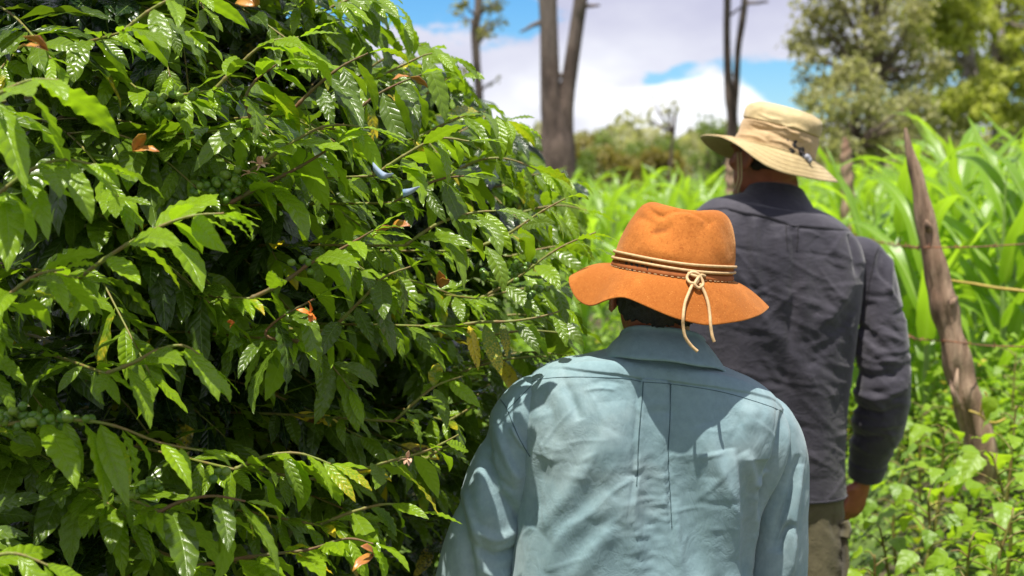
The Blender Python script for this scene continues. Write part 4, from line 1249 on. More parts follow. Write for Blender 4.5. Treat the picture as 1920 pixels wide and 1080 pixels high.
# ------------------------------------------------------------------ trees far behind
M['pine_bark'] = plain('grey_pine_bark', (.13, .092, .072), .9, (.07, .048, .038), 7, 1.0, .05)
M['pale_bark'] = plain('pale_grey_bark', (.24, .20, .165), .9, (.15, .12, .10), 7, 1.0, .05)
def bark_mat(name, a, b, c_):
    t = NT(name)
    v = t.vm('MULTIPLY', t.obj(), (9, 9, 1.6))
    n = t.noise(1.3, 6, .7, v); p = t.noise(.9, 5, .6)
    col = t.mix(t.sstep(n, .38, .62), a, b)
    col = t.mix(t.math('MULTIPLY', t.sstep(p, .48, .62), .7), col, c_)
    t.set(Base_Color=col, Roughness=.95, Normal=t.bump(n, 1.0, .06))
    return t.m
M['pine_bark'] = bark_mat('grey_pine_bark', (.055, .038, .030), (.15, .108, .086), (.20, .165, .14))
M['pale_bark'] = bark_mat('pale_grey_bark', (.12, .095, .08), (.26, .22, .18), (.32, .28, .24))
def bark_tube(pts, rad, k=60, n=18, seed=0):
    G = tube_grid(pts, rad, k, n)
    c = G.mean(1, keepdims=True); d = G - c
    nz = snoise(G[..., 0] * 1.3, G[..., 2] * .5, 6, seed)
    G = c + d * (1 + .07 * nz[..., None])
    return grid_mesh('t', G)
def join(name, meshes, parent, mat, kind=None):
    bm = bmesh.new()
    for m_ in meshes:
        bm.from_mesh(m_); bpy.data.meshes.remove(m_)
    me = bpy.data.meshes.new(name); bm.to_mesh(me); bm.free()
    o = link(name, me, parent, mat)
    if kind: o['kind'] = kind
    return o
def crown_mat(name, a, b, trans=.45):
    t = NT(name)
    c = t.mix(t.attr('tone'), a, b)
    c = t.mix(t.math('MULTIPLY', t.sstep(t.noise(1.3, 3, .6), .4, .65), .5), c, t.mix(.5, b, c))
    t.set(Base_Color=c, Roughness=.55)
    tr = t.N('ShaderNodeBsdfTranslucent'); t.put(tr.inputs[0], t.mix(1.0, c, (1.5, 1.6, .9), 'MULTIPLY'))
    mx = t.N('ShaderNodeMixShader'); mx.inputs[0].default_value = trans
    t.L(t.b.outputs[0], mx.inputs[1]); t.L(tr.outputs[0], mx.inputs[2]); t.L(mx.outputs[0], t.out.inputs[0])
    return t.m
M['olive'] = crown_mat('olive_crown', (.22, .23, .10), (.42, .40, .20))
M['dark_olive'] = crown_mat('dark_olive_crown', (.18, .18, .08), (.38, .36, .17))
M['pine_green'] = crown_mat('yellow_green_pine', (.20, .24, .05), (.50, .52, .09))
M['gold'] = crown_mat('golden_shrub', (.16, .13, .03), (.26, .22, .05))
M['bush_green'] = crown_mat('green_shrub', (.09, .14, .03), (.20, .26, .05))
LEAF1 = [leaf_geo(1, .55, 2, 2, .3, .2, 0, 1, 0, s, shape='oval', petiole=0) for s in range(3)]
NEEDLE = [leaf_geo(1, .16, 2, 2, .3, .1, 0, 1, 0, s, shape='oval', petiole=0) for s in range(3)]
def clump_crown(name, parent, mat, clumps, per, size, seed, geos=LEAF1, flat=.8):
    """clumps: [(x,y,z,r)]; leaves spread through each clump, denser near its skin"""
    r = np.random.default_rng(seed); P = []; T = []
    for (x, y, z, rad) in clumps:
        n = int(per * rad * rad)
        d = r.normal(size=(n, 3)); d /= np.linalg.norm(d, axis=1, keepdims=True)
        rr = rad * (r.random(n) ** .45) * (1 + .22 * np.sin(d[:, 0] * 5 + x) * np.sin(d[:, 2] * 6 + z) + .12 * r.normal(size=n))
        p = d * rr[:, None]; p[:, 2] *= flat
        P.append(p + (x, y, z)); T.append(np.clip(r.normal(.5, .22, n) + r.normal(0, .15), 0, 1))
    P = np.concatenate(P); T = np.concatenate(T); n = len(P)
    D = r.normal(size=(n, 3)); D[:, 2] -= .3; N_ = r.normal(size=(n, 3)); N_[:, 2] += .8
    return leaf_mass(name, geos, r.integers(0, len(geos), n), P, frames(D, N_), size * r.uniform(.6, 1.4, n), T, np.zeros(n), mat, parent)
def limb(a, b, r0, r1, seed, wob=.12, k=10):
    r = random.Random(seed); a = Vector(a); b = Vector(b); L = (b - a).length
    pts = [a.lerp(b, i / 5) + Vector((r.uniform(-1, 1), r.uniform(-1, 1), r.uniform(-.5, 1))) * wob * L * .3 * math.sin(math.pi * i / 5) for i in range(6)]
    rd = [r0 + (r1 - r0) * i / 5 for i in range(6)]
    return grid_mesh('l', tube_grid([tuple(p) for p in pts], [(q, q) for q in rd], k * 2, 8))
def tree(name, label, cat, base, trunk, limbs, clumps, mat, per, size, seed, group=None, geos=LEAF1, n=16, tmat=None, flat=.8):
    o = empty(name, base); tag(o, label, cat, group)
    tmat = tmat or M['pine_bark']
    join('trunk', [bark_tube(p, [(q, q) for q in r_], 60, n, seed + i) for i, (p, r_) in enumerate(trunk)], o, tmat)
    if limbs:
        join('branches', [limb(a, b, r0, r1, seed * 31 + i) for i, (a, b, r0, r1) in enumerate(limbs)], o, tmat)['kind'] = 'stuff'
    if clumps: clump_crown('crown', o, mat, clumps, per, size, seed, geos, flat)
    return o
def A(x, y, Y): return tuple(at(x, y, Y))
def build_trees():
    gz = lambda x, y: float(terrain(x, y))
    # twin trunk pine in the middle distance
    Y = 18; b = at(1045, 330, Y); g0 = gz(b.x, Y)
    L0 = [(b.x - .02, Y, g0 - .1), A(1042, 300, Y), A(1040, 240, Y), A(1034, 190, Y), A(1031, 120, Y), A(1029, 50, Y), A(1027, -30, Y), A(1024, -300, Y), A(1030, -700, Y), A(1035, -1200, Y)]
    R0 = [.28, .235, .175, .135, .118, .115, .115, .11, .10, .05]
    L1 = [(b.x + .05, Y + .05, g0 - .1), A(1052, 290, Y + .05), A(1056, 230, Y + .05), A(1063, 170, Y + .05), A(1074, 100, Y + .05), A(1083, 40, Y + .05), A(1091, -20, Y), A(1120, -300, Y), A(1150, -700, Y), A(1150, -1100, Y)]
    R1 = [.24, .185, .135, .105, .092, .088, .085, .08, .07, .04]
    r = random.Random(2); cl = []; lb = []
    for i in range(26):
        z = r.uniform(6.0, 12.5); a = r.uniform(0, 6.28); l = (13.4 - z) * .28 + .5
        p0 = (b.x, Y, z); p1 = (b.x + l * math.cos(a), Y + l * math.sin(a), z + .4)
        lb.append((p0, p1, .05, .015)); cl.append((*p1, .55)); cl.append((b.x + .6 * l * math.cos(a), Y + .6 * l * math.sin(a), z + .35, .4))
    lb.append((A(1012, 42, Y), A(975, 60, Y), .035, .012)); lb.append((A(1098, 12, Y), A(1125, 10, Y), .03, .012)); lb.append((A(1040, 150, Y), A(1052, 138, Y), .05, .03))
    tree('pine_tree', 'tall pine with two thick grey brown trunks joined at the base', 'tree', (b.x, Y, g0), [(L0, R0), (L1, R1)], lb, cl, M['pine_green'], 500, .22, 5, 'trees beyond the corn field', NEEDLE)
    # thin feathery tree to the left of it
    Y = 20; b = at(898, 330, Y); g0 = gz(b.x, Y); r = random.Random(9); cl = []; lb = []
    T = [(b.x, Y, g0 - .1), A(897, 250, Y), A(898, 180, Y), A(893, 110, Y), A(891, 50, Y), A(897, 0, Y), A(892, -200, Y), A(900, -500, Y)]
    for i in range(34):
        y = r.uniform(-350, 175); sd = r.choice((-1, 1)); l = r.uniform(14, 62) * (1 if y < 60 else .8)
        p0 = A(894, y + 14, Y); p1 = at(894 + sd * l, y - r.uniform(0, 22), Y + r.uniform(-.4, .4))
        lb.append((p0, tuple(p1), .022, .006))
        for q in range(3):
            f = r.uniform(.4, 1); pp = Vector(p0).lerp(p1, f); cl.append((pp.x, pp.y, pp.z, r.uniform(.05, .13) + (.06 if y < 20 else 0)))
    tree('thin_tree', 'thin tree with sparse feathery twigs left of the twin trunked pine', 'tree', (b.x, Y, g0), [(T, [.09, .075, .06, .055, .06, .055, .045, .02])], lb, cl, M['dark_olive'], 520, .10, 12, 'trees beyond the corn field', n=10)
    # slender forked tree behind the tan hat
    Y = 22; b = at(1372, 330, Y); g0 = gz(b.x, Y); r = random.Random(19)
    T0 = [(b.x, Y, g0 - .1), A(1372, 280, Y), A(1373, 220, Y), A(1367, 180, Y), A(1364, 110, Y), A(1363, 50, Y), A(1364, -30, Y), A(1362, -300, Y), A(1365, -700, Y)]
    T1 = [(b.x, Y + .02, g0 - .1), A(1373, 275, Y), A(1375, 215, Y), A(1380, 160, Y), A(1384, 90, Y), A(1393, 30, Y), A(1398, -30, Y), A(1410, -300, Y), A(1405, -600, Y)]
    lb = [(A(1391, 8, Y), A(1440, 3, Y), .03, .02), (A(1364, 32, Y), A(1392, 12, Y), .022, .015), (A(1364, 150, Y), A(1378, 135, Y), .015, .008)]
    cl = []
    for i in range(22):
        y = r.uniform(-800, -120); p1 = at(1380 + r.uniform(-110, 110), y, Y + r.uniform(-1, 1)); lb.append((A(1370, y + 60, Y), tuple(p1), .03, .01)); cl.append((*p1, .45))
    tree('thin_tree', 'slender forked tree with two bare trunks behind the tan hat', 'tree', (b.x, Y, g0), [(T0, [.12, .10, .085, .07, .06, .055, .055, .05, .02]), (T1, [.11, .09, .07, .055, .05, .055, .05, .04, .02])], lb, cl, M['dark_olive'], 420, .2, 14, 'trees beyond the corn field', n=10)
    # right-hand group
    Y = 21; b = at(1640, 330, Y); g0 = gz(b.x, Y); r = random.Random(33)
    cl = []
    for (x, y, q) in [(1520, 25, .33), (1500, 80, .30), (1545, 75, .36), (1520, 110, .26), (1560, 35, .36), (1600, 15, .42), (1590, 90, .30), (1640, 60, .38), (1625, 110, .34), (1670, 120, .36), (1700, 80, .40), (1660, 20, .42), (1720, 150, .34),
                      (1505, 150, .16), (1500, 185, .14), (1530, 160, .15), (1620, -40, .5), (1680, -60, .5), (1560, -50, .45), (1720, 20, .3), (1640, 150, .32), (1690, 175, .35), (1750, 120, .3)]:
        p = at(x, y, Y + r.uniform(-.8, .8)); cl.append((p.x, p.y, p.z, q))
    T = [(b.x, Y, g0), A(1640, 260, Y), A(1635, 200, Y), A(1640, 140, Y), A(1645, 60, Y), A(1640, -20, Y)]
    lb = [(A(1638, 180 - 10 * (i % 9), Y), (c[0], c[1], c[2]), .05, .015) for i, c in enumerate(cl)]
    tree('broad_tree', 'broad olive brown tree with gaps of sky, behind the corn right of the tan hat', 'tree', (b.x, Y, g0), [(T, [.18, .15, .13, .11, .08, .05])], lb, cl, M['dark_olive'], 1900, .10, 41, 'trees beyond the corn field', n=12)
    Y = 16.5; b = at(1600, 330, Y); g0 = gz(b.x, Y); cl = []
    for (x, y, q) in [(1590, 130, .20), (1560, 160, .24), (1620, 150, .24), (1530, 190, .22), (1580, 200, .26), (1640, 190, .26), (1680, 210, .25), (1720, 190, .20), (1545, 235, .22), (1600, 240, .26), (1660, 250, .26), (1510, 225, .16), (1710, 240, .2),
                      (1740, 215, .16), (1610, 118, .12), (1570, 270, .25), (1640, 280, .25), (1700, 280, .25)]:
        p = at(x, y, Y + r.uniform(-.5, .5)); cl.append((p.x, p.y, p.z, q))
    T = [(b.x, Y, g0), A(1602, 290, Y), A(1600, 240, Y), A(1603, 190, Y)]
    lb = [(A(1601, 270, Y), (c[0], c[1], c[2]), .03, .01) for i, c in enumerate(cl)]
    tree('round_shrub', 'large round pale olive shrub just behind the tall corn leaves', 'shrub', (b.x, Y, g0), [(T, [.10, .08, .07, .03])], lb, cl, M['olive'], 5200, .075, 43, 'shrubs beyond the corn field', n=10)
    for j, (Y, bx, top, pts, lab) in enumerate([
        (24, 1822, 60, [(1760, 30, .5), (1790, 70, .42), (1745, 75, .36), (1800, 20, .5), (1830, 120, .34), (1775, 120, .3), (1720, 45, .32), (1850, 40, .3), (1755, 150, .22), (1770, -40, .6), (1830, -60, .6), (1710, -20, .35), (1800, 175, .4), (1835, 200, .36), (1780, 200, .34), (1840, 160, .3)], 'yellow green pine with a dark trunk, left of the pair at the right edge'),
        (26, 1868, 60, [(1880, 100, .4), (1910, 40, .5), (1940, 90, .5), (1860, 140, .34), (1900, 160, .36), (1950, 170, .4), (1880, -10, .5), (1950, -30, .6), (1980, 60, .5), (1835, 5, .28), (1870, 195, .4), (1905, 215, .4), (1860, 170, .3), (1930, 130, .4)], 'yellow green pine at the right edge of the picture')]):
        b = at(bx, 330, Y); g0 = gz(b.x, Y); cl = []
        for (x, y, q) in pts:
            p = at(x, y, Y + r.uniform(-.8, .8)); cl.append((p.x, p.y, p.z, q))
            for _ in range(3): cl.append((p.x + r.uniform(-.7, .7), p.y + r.uniform(-.5, .5), p.z + r.uniform(-.3, .3), q * .45))
        T = [(b.x, Y, g0), A(bx, 260, Y), A(bx + 2, 200, Y), A(bx - 3, 130, Y), A(bx - 4, 50, Y), A(bx - 10, -60, Y)]
        lb = [(A(bx - 2, 150 - 14 * (i % 12), Y), (c[0], c[1], c[2]), .045, .012) for i, c in enumerate(cl[::4])]
        tree('pine_tree', lab, 'tree', (b.x, Y, g0), [(T, [.11, .10, .09, .08, .06, .04])], lb, cl, M['pine_green'], 1700, .13, 51 + j, 'trees beyond the corn field', LEAF1, n=12, flat=.55, tmat=M['pale_bark'])
    # shrubs along the far edge of the corn
    k = 0
    spec = [(955, 262, 30, .8, 'gold', 'golden brown shrub left of the twin trunked pine'), (1000, 285, 28, .5, 'gold', 'small golden shrub at the foot of the twin trunked pine'),
            (1120, 262, 32, .75, 'gold', 'golden shrub just right of the twin trunked pine'), (1170, 248, 34, .75, 'bush_green', 'green shrub under the middle of the cloud bank'),
            (1210, 262, 32, .6, 'gold', 'small golden shrub right of the green one'), (1235, 290, 27, .45, 'gold', 'lowest golden shrub along the far field edge'),
            (1270, 262, 32, .65, 'bush_green', 'green shrub left of the roundest one'), (1325, 240, 33, .95, 'bush_green', 'round green tree left of the slender forked trunks'),
            (1368, 275, 30, .5, 'bush_green', 'small green shrub at the foot of the slender forked trunks'), (830, 175, 15, .45, 'bush_green', 'bright green shrub behind the top of the coffee bushes'),
            (1450, 270, 28, .6, 'bush_green', 'green shrub behind the tan hat'), (1790, 230, 24, .9, 'olive', 'grey green shrub between the round shrub and the pines'), (1880, 225, 27, 1.0, 'olive', 'grey green shrub below the right hand pine'),
            (1080, 285, 30, .5, 'bush_green', 'low green shrub behind the twin trunks')]
    for x, y, Y, q, mt, lab in spec:
        b = at(x, 330, Y); g0 = gz(b.x, Y); tp = at(x, y, Y).z; r2 = random.Random(x); cl = []
        for i in range(9):
            cl.append((b.x + r2.uniform(-1, 1) * q * .9, Y + r2.uniform(-.6, .6) * q, g0 + (tp - g0) * r2.uniform(.35, 1) + q * .1, q * r2.uniform(.30, .55)))
        T = [(b.x, Y, g0 - .05), (b.x + .03, Y, g0 + (tp - g0) * .4), (b.x, Y, g0 + (tp - g0) * .8)]
        lb = [((b.x, Y, g0 + .3), (c[0], c[1], c[2]), .03, .01) for c in cl]
        tree('shrub', lab, 'shrub', (b.x, Y, g0), [(T, [.07, .05, .03])], lb, cl, M[mt], 1500 if q > .6 else 2600, .12, 100 + k, 'shrubs beyond the corn field', n=8)
        k += 1
    # bare twiggy sapling against the white cloud
    Y = 24; b = at(1250, 330, Y); g0 = gz(b.x, Y); cl = []; lb = []; r = random.Random(77)
    for i in range(11):
        p = at(1250 + r.uniform(-38, 30), 205 + r.uniform(-18, 24), Y); cl.append((p.x, p.y, p.z, r.uniform(.05, .12))); lb.append((A(1262, 250, Y), tuple(p), .02, .006))
    tree('sapling', 'sparse twiggy sapling standing against the white cloud', 'tree', (b.x, Y, g0), [([(b.x, Y, g0), A(1258, 290, Y), A(1264, 250, Y), A(1268, 215, Y)], [.03, .025, .018, .01])], lb, cl, M['dark_olive'], 700, .10, 61, 'trees beyond the corn field', n=8)
build_trees()
def far_wood():
    """the wooded hill that closes the view: one mass nobody could count"""
    r = np.random.default_rng(3); n = 26000
    x = r.uniform(-90, 90, n); y = r.uniform(95, 125, n)
    hz = 1.3 + 1.1 * np.sin(x * .05 + 1) + .9 * np.sin(x * .17) + 2.2 * np.clip((x - 20) / 30, 0, 1)
    z = terrain(x, y) - .2 + r.random(n) ** .7 * np.clip(hz + .6 * np.sin(x * .9), .6, None)
    P = np.stack([x, y, z], -1)
    D = r.normal(size=(n, 3)); N_ = r.normal(size=(n, 3)); N_[:, 2] += .6
    leaf_mass('far_wood', LEAF1, r.integers(0, 3, n), P, frames(D, N_), r.uniform(.5, 1.1, n), np.clip(r.normal(.4, .2, n), 0, 1), np.zeros(n), M['olive'])['kind'] = 'stuff'
far_wood()

# ------------------------------------------------------------------ corn
CORN_LEAVES = [leaf_geo(1, .108, 14, 4, dr, .55, .10, 3.0, 0, 40 + i, twist=tw, shape='corn', petiole=0.0) for i, (dr, tw) in enumerate([(1.3, .3), (1.8, -.4), (2.2, .2), (.9, .5), (1.6, -.2), (2.5, .6), (.5, 0.)])]
CORN_MESH = [leaf_me('leaf', g, M['corn_leaf'], t, 0) for g in CORN_LEAVES for t in (.35, .65, .95)]
M['corn_stalk'] = plain('corn_stalk_green', (.16, .26, .05), .5, (.20, .30, .07), 12, .2)
def corn_spec(r, h):
    """leaves of one plant: (height, azimuth, tilt, length, variant)"""
    n = r.randint(8, 10); az = r.uniform(0, 6.28); out = []
    for i in range(n):
        f = (i + .5) / n
        out.append((h * (.10 + .62 * f), az + math.pi * i + r.uniform(-.5, .5), r.uniform(.75, 1.15) + .25 * f, (r.uniform(.52, .80) * (1 - .25 * abs(f - .5))) * h / 1.15, r.randrange(len(CORN_MESH))))
    return out
def build_corn():
    r = random.Random(21); k = 0
    HERO_LAB = ['tall corn plant with long arching leaves just left of the leaning post top', 'tall corn plant between the pale upright post and the leaning post', 'tall corn plant near the right edge, above the upper wire', 'corn plant cut by the right edge, the one farthest right',
                'tall corn plant right behind the tip of the leaning post', 'corn plant just right of the tan hat, beside the pale upright post', 'shorter corn plant between the leaning post and the right edge', 'tallest corn plant, whose leaf tips reach up to the pale olive shrub']
    spots = []
    for row in range(26):
        y = 5.6 + row * .62 + row * row * .012
        x = -3.2 - row * .22
        while x < 3.4 + row * .30:
            x += r.uniform(.26, .40) * (1 + row * .02)
            px = 960 + FPX * x / y
            if px < 930 or px > 2010: continue
            if y < 7.0 and x < 1.45: continue
            if 1290 < px < 1330 and y > 7 and False: continue
            spots.append((x + r.uniform(-.08, .08), y + r.uniform(-.15, .15)))
    # tall plants that stand out over the field on the right
    heroes = [(1690, 5.9, 1.34), (1640, 6.6, 1.25), (1885, 5.6, 1.22), (1935, 5.5, 1.28), (1770, 6.6, 1.25), (1560, 6.9, 1.20), (1830, 6.2, 1.12), (1720, 6.9, 1.38)]
    allp = [(at(p, 400, Y).x, Y, h) for p, Y, h in heroes]; hset = set(allp)
    for x, y in spots:
        px = 960 + FPX * x / y
        h = r.uniform(.98, 1.14) + (.12 if px > 1520 else 0) + (.16 if px > 1760 else 0) - .004 * max(0, y - 8)
        allp.append((x, y, h))
    allp.sort(key=lambda q: q[1])
    things = allp[:290]; rest = allp[290:]
    stalk_me = grid_mesh('stalk', tube_grid([(0, 0, -.06), (.005, 0, .3), (-.004, .004, .6), (0, 0, .85)], [(.013, .013), (.012, .012), (.009, .009), (.003, .003)], 14, 8))
    stalk_me.materials.append(M['corn_stalk'])
    where = lambda px: 'behind the coffee bush' if px < 1110 else 'between the coffee and the men' if px < 1300 else 'behind the two men' if px < 1690 else 'behind the leaning post' if px < 1850 else 'near the right edge'
    nobj = 0
    for i, (x, y, h) in enumerate(things):
        g = float(terrain(x, y)); px = 960 + FPX * x / y
        o = empty('corn_plant', (x, y, g))
        hero = h > 1.2 or (x, y, h) in hset
        lab = ('tall leafy corn plant rising over the field ' if hero else 'green corn plant in the field ') + where(px)
        if hero and px > 1500 and (x, y, h) in hset:
            lab = HERO_LAB[min(range(8), key=lambda q: abs(heroes[q][0] - px) + 40 * abs(heroes[q][1] - y))]
        tag(o, lab, 'corn plant', 'corn plants in the field')
        sp = corn_spec(r, h)
        if i < 115:
            s = bpy.data.objects.new('stalk', stalk_me); COL.objects.link(s); s.parent = o; s.scale = (1, 1, h)
            for (z, az, tilt, L, var) in sp:
                d = Vector((math.cos(az) * math.cos(tilt), math.sin(az) * math.cos(tilt), math.sin(tilt)))
                R = Matrix.Rotation(az - math.pi / 2, 3, 'Z') @ Matrix.Rotation(tilt, 3, 'X')
                l = bpy.data.objects.new('leaf', CORN_MESH[var]); COL.objects.link(l); l.parent = o
                l.matrix_local = Matrix.Translation((0, 0, z)) @ R.to_4x4() @ Matrix.Scale(L, 4)
                nobj += 1
        else:
            P = []; Rm = []; S = []; W = []
            for (z, az, tilt, L, var) in sp:
                R = Matrix.Rotation(az - math.pi / 2, 3, 'Z') @ Matrix.Rotation(tilt, 3, 'X')
                P.append((x, y, g + z)); Rm.append(np.array(R)); S.append(L); W.append(var // 3)
            lo = leaf_mass('leaves', CORN_LO, np.array(W), np.array(P), np.array(Rm), np.array(S), np.array([r.uniform(.3, 1)] * len(S)), np.zeros(len(S)), M['corn_leaf'], o)
            s = bpy.data.objects.new('stalk', stalk_me); COL.objects.link(s); s.parent = o; s.scale = (1, 1, h)
    P = []; Rm = []; S = []; W = []; T = []
    for (x, y, h) in rest:
        g = float(terrain(x, y))
        for (z, az, tilt, L, var) in corn_spec(r, h):
            R = Matrix.Rotation(az - math.pi / 2, 3, 'Z') @ Matrix.Rotation(tilt, 3, 'X')
            P.append((x, y, g + z)); Rm.append(np.array(R)); S.append(L); W.append(var // 3); T.append(r.uniform(.3, 1))
    if P:
        leaf_mass('distant_corn', CORN_LO, np.array(W), np.array(P), np.array(Rm), np.array(S), np.array(T), np.zeros(len(S)), M['corn_leaf'])['kind'] = 'stuff'
CORN_LO = [leaf_geo(1, .108, 9, 2, dr, .55, .10, 3.0, 0, 40 + i, twist=tw, shape='corn', petiole=0.0) for i, (dr, tw) in enumerate([(1.3, .3), (1.8, -.4), (2.2, .2), (.9, .5), (1.6, -.2), (2.5, .6), (.5, 0.)])]
build_corn()

# ------------------------------------------------------------------ weeds on the bank
WEED_LO = [leaf_geo(1, .72, 5, 2, .7, .3, .08, 2, 0, 60 + i, shape='heart', petiole=.12) for i in range(5)]
WEED_HI = [leaf_me('leaf', leaf_geo(1, w_, 12, 6, d_, .3, .07, 2.5, .02, 70 + i, shape='heart', petiole=.12), M['weed_leaf'], t_, y_) for i, (w_, d_, t_, y_) in
           enumerate([(.70, .7, .5, 0), (.62, .9, .8, 0), (.74, .5, 1., 0), (.66, 1.1, .3, 0), (.7, .8, .9, .1), (.6, .6, .65, 0)])]
def build_weeds():
    r = np.random.default_rng(12)
    P = []; D = []; N_ = []; S = []; T = []; Yl = []
    # stems with leaves, so the cover has layers and dark gaps
    ns = 7500
    y = 2.7 + 6.0 * r.random(ns) ** 1.3
    x = 1.02 + .04 * (y - 4) + (r.random(ns) ** 1.1) * (1.3 + .12 * y)
    far = r.random(ns) < .30
    y[far] = r.uniform(3.6, 8.6, far.sum()); x[far] = r.uniform(-.9, .1, far.sum()) + .18 * y[far] * r.random(far.sum())
    for i in range(ns):
        g = float(terrain(x[i], y[i])); h = r.uniform(.12, .46) * (1.0 if not far[i] else .9)
        if x[i] < 1.25: h *= .75
        lean = r.normal(0, .16, 2)
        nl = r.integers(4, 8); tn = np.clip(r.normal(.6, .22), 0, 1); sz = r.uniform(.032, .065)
        yw = 1.0 if r.random() < .015 else 0.0
        for j in range(nl):
            f = (j + 1) / nl; az = r.uniform(0, 6.28)
            p = (x[i] + lean[0] * f + .02 * math.cos(az), y[i] + lean[1] * f + .02 * math.sin(az), g + h * f)
            P.append(p); D.append((math.cos(az), math.sin(az), r.uniform(-.6, .35))); N_.append((r.normal(0, .35), r.normal(-.1, .35), 1))
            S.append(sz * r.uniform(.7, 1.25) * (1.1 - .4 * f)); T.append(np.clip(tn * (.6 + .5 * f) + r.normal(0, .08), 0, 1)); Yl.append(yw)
    P = np.array(P); n = len(P)
    o = leaf_mass('ground_cover', WEED_LO, r.integers(0, 5, n), P, frames(np.array(D, float), np.array(N_, float)), np.array(S), np.array(T), np.array(Yl), M['weed_leaf'])
    tag(o, 'dense low leafy weeds covering the bank beside the path', 'weeds', None, 'stuff')
    # thin dry and green stems in it
    ms = []
    rr = random.Random(5)
    for i in range(170):
        y0 = rr.uniform(3.2, 6.5); x0 = 1.15 + .04 * (y0 - 4) + rr.random() * 1.6; g = float(terrain(x0, y0)); h = rr.uniform(.15, .45)
        ms.append(tube_mesh([(x0, y0, g), (x0 + rr.uniform(-.08, .08), y0 + rr.uniform(-.05, .05), g + h * .5), (x0 + rr.uniform(-.2, .2), y0 + rr.uniform(-.1, .1), g + h)], [.004, .003, .0015], k=6, n=5))
    o = join('weed_stems', ms, None, M['twig_green']); tag(o, 'thin stems of the weeds on the bank', 'weeds', None, 'stuff')
def weed_plant(px, py, Y, h, nl, size, seed, label, spread=.16):
    """one bigger weed: stem, branches, leaves; (px,py) is its top"""
    r = random.Random(seed); top = at(px, py, Y); base = Vector((top.x + r.uniform(-.05, .05), Y + .03, top.z - h))
    g = float(terrain(base.x, base.y)); base.z = max(g - .02, base.z) if base.z > g else g - .02
    o = empty('weed_plant', tuple(base)); tag(o, label, 'weed', 'larger weeds on the bank')
    mid = base.lerp(top, .5) + Vector((r.uniform(-.03, .03), r.uniform(-.03, .03), 0))
    link('stem', tube_mesh([tuple(base), tuple(mid), tuple(top)], [.006, .005, .0025], k=16, n=8), o, M['twig_green'])
    for i in range(nl):
        f = .25 + .75 * (i + .5) / nl
        p = base.lerp(mid, f * 2) if f < .5 else mid.lerp(top, f * 2 - 1)
        az = i * 2.4 + r.uniform(-.5, .5); l = spread * r.uniform(.4, 1) * (1.15 - f * .7)
        q = p + Vector((math.cos(az) * l, math.sin(az) * l, l * .35))
        d = Vector((math.cos(az), math.sin(az), r.uniform(-.8, -.1))).normalized(); nn = Vector((r.uniform(-.3, .3), -.45 + r.uniform(-.3, .3), 1))
        R = Matrix(frames(np.array([d[:]]), np.array([nn[:]]))[0].tolist())
        s = size * r.uniform(.7, 1.2) * (1.15 - .35 * f)
        lf = bpy.data.objects.new('leaf', WEED_HI[r.randrange(6)]); COL.objects.link(lf); lf.parent = o
        lf.matrix_local = Matrix.Translation(q - base) @ R.to_4x4() @ Matrix.Scale(s, 4)
        link('leaf_stalk', tube_mesh([tuple(p), tuple(p.lerp(q, .5) + Vector((0, 0, .01))), tuple(q)], [.0028, .002, .0016], k=6, n=5), o, M['twig_green'])
build_weeds()
for a in [(1770, 800, 3.9, .42, 13, .115, 1, 'broad leafed weed below the leaning post, with the largest pale leaves'), (1860, 850, 3.6, .40, 13, .11, 2, 'broad leafed weed right of the one under the post'),
          (1905, 760, 3.9, .42, 11, .10, 3, 'upright broad leafed weed at the right edge beside the post foot'), (1900, 960, 3.3, .32, 12, .085, 4, 'small fresh green weed in the lower right corner'),
          (1740, 930, 3.6, .34, 12, .085, 5, 'bushy weed near the bottom, right of the khaki trousers'), (1650, 990, 3.9, .34, 12, .075, 6, 'low weed just right of the khaki trousers'),
          (1700, 860, 4.3, .34, 11, .08, 7, 'leafy weed right of the dark sleeve cuff'), (1810, 700, 4.6, .36, 10, .075, 8, 'leafy weed behind the foot of the leaning post'),
          (1905, 660, 4.8, .38, 10, .075, 9, 'leafy weed behind the wires at the right edge'), (1730, 760, 4.8, .34, 10, .07, 10, 'leafy weed between the dark sleeve and the post'),
          (1820, 1010, 3.3, .32, 12, .09, 11, 'leafy weed at the bottom edge, left of the corner one'), (1640, 1040, 3.6, .3, 10, .08, 12, 'weed at the bottom edge touching the khaki trousers')]:
    weed_plant(*a)

# ------------------------------------------------------------------ fence
def wood_mat():
    t = NT('weathered_wood')
    v = t.vm('MULTIPLY', t.obj(), (14, 14, 2.0))
    n = t.noise(1.6, 6, .65, v); m_ = t.noise(5, 5, .6)
    c = t.ramp(n, [(.30, (.075, .045, .028)), (.5, (.28, .185, .12)), (.70, (.50, .36, .25))])
    c = t.mix(t.math('MULTIPLY', t.sstep(m_, .5, .65), .5), c, (.24, .13, .08))
    t.set(Base_Color=c, Roughness=.9, Normal=t.bump(n, .9, .02))
    return t.m
M['wood'] = wood_mat()
M['rust'] = plain('rusty_wire', (.26, .10, .04), .7, (.14, .07, .04), 60, .4, .001)
M['vine'] = plain('yellow_vine', (.45, .33, .06), .55, (.34, .26, .05), 30, .3)
def post(name, pts, rad, label, seed, n=26, k=150):
    G = tube_grid(pts, rad, k, n, up=(0, -1, 0))
    c = G.mean(1, keepdims=True); d = G - c
    th = np.linspace(0, 2 * math.pi, n, endpoint=False)[None]; t = np.linspace(0, 1, k)[:, None]
    w = .90 + .13 * np.sin(3 * th + 5 * t + seed) + .07 * np.sin(7 * th + 9 * t + seed * 2) + .08 * np.sin(t * 46 + 2 * np.sin(th + seed)) + .06 * np.sin(11 * th - 6 * t)
    G = c + d * w[..., None]
    o = link(name, grid_mesh(name, G), None, M['wood'])
    tag(o, label, 'fence post', 'wooden fence posts')
    return o
Yp = 4.3
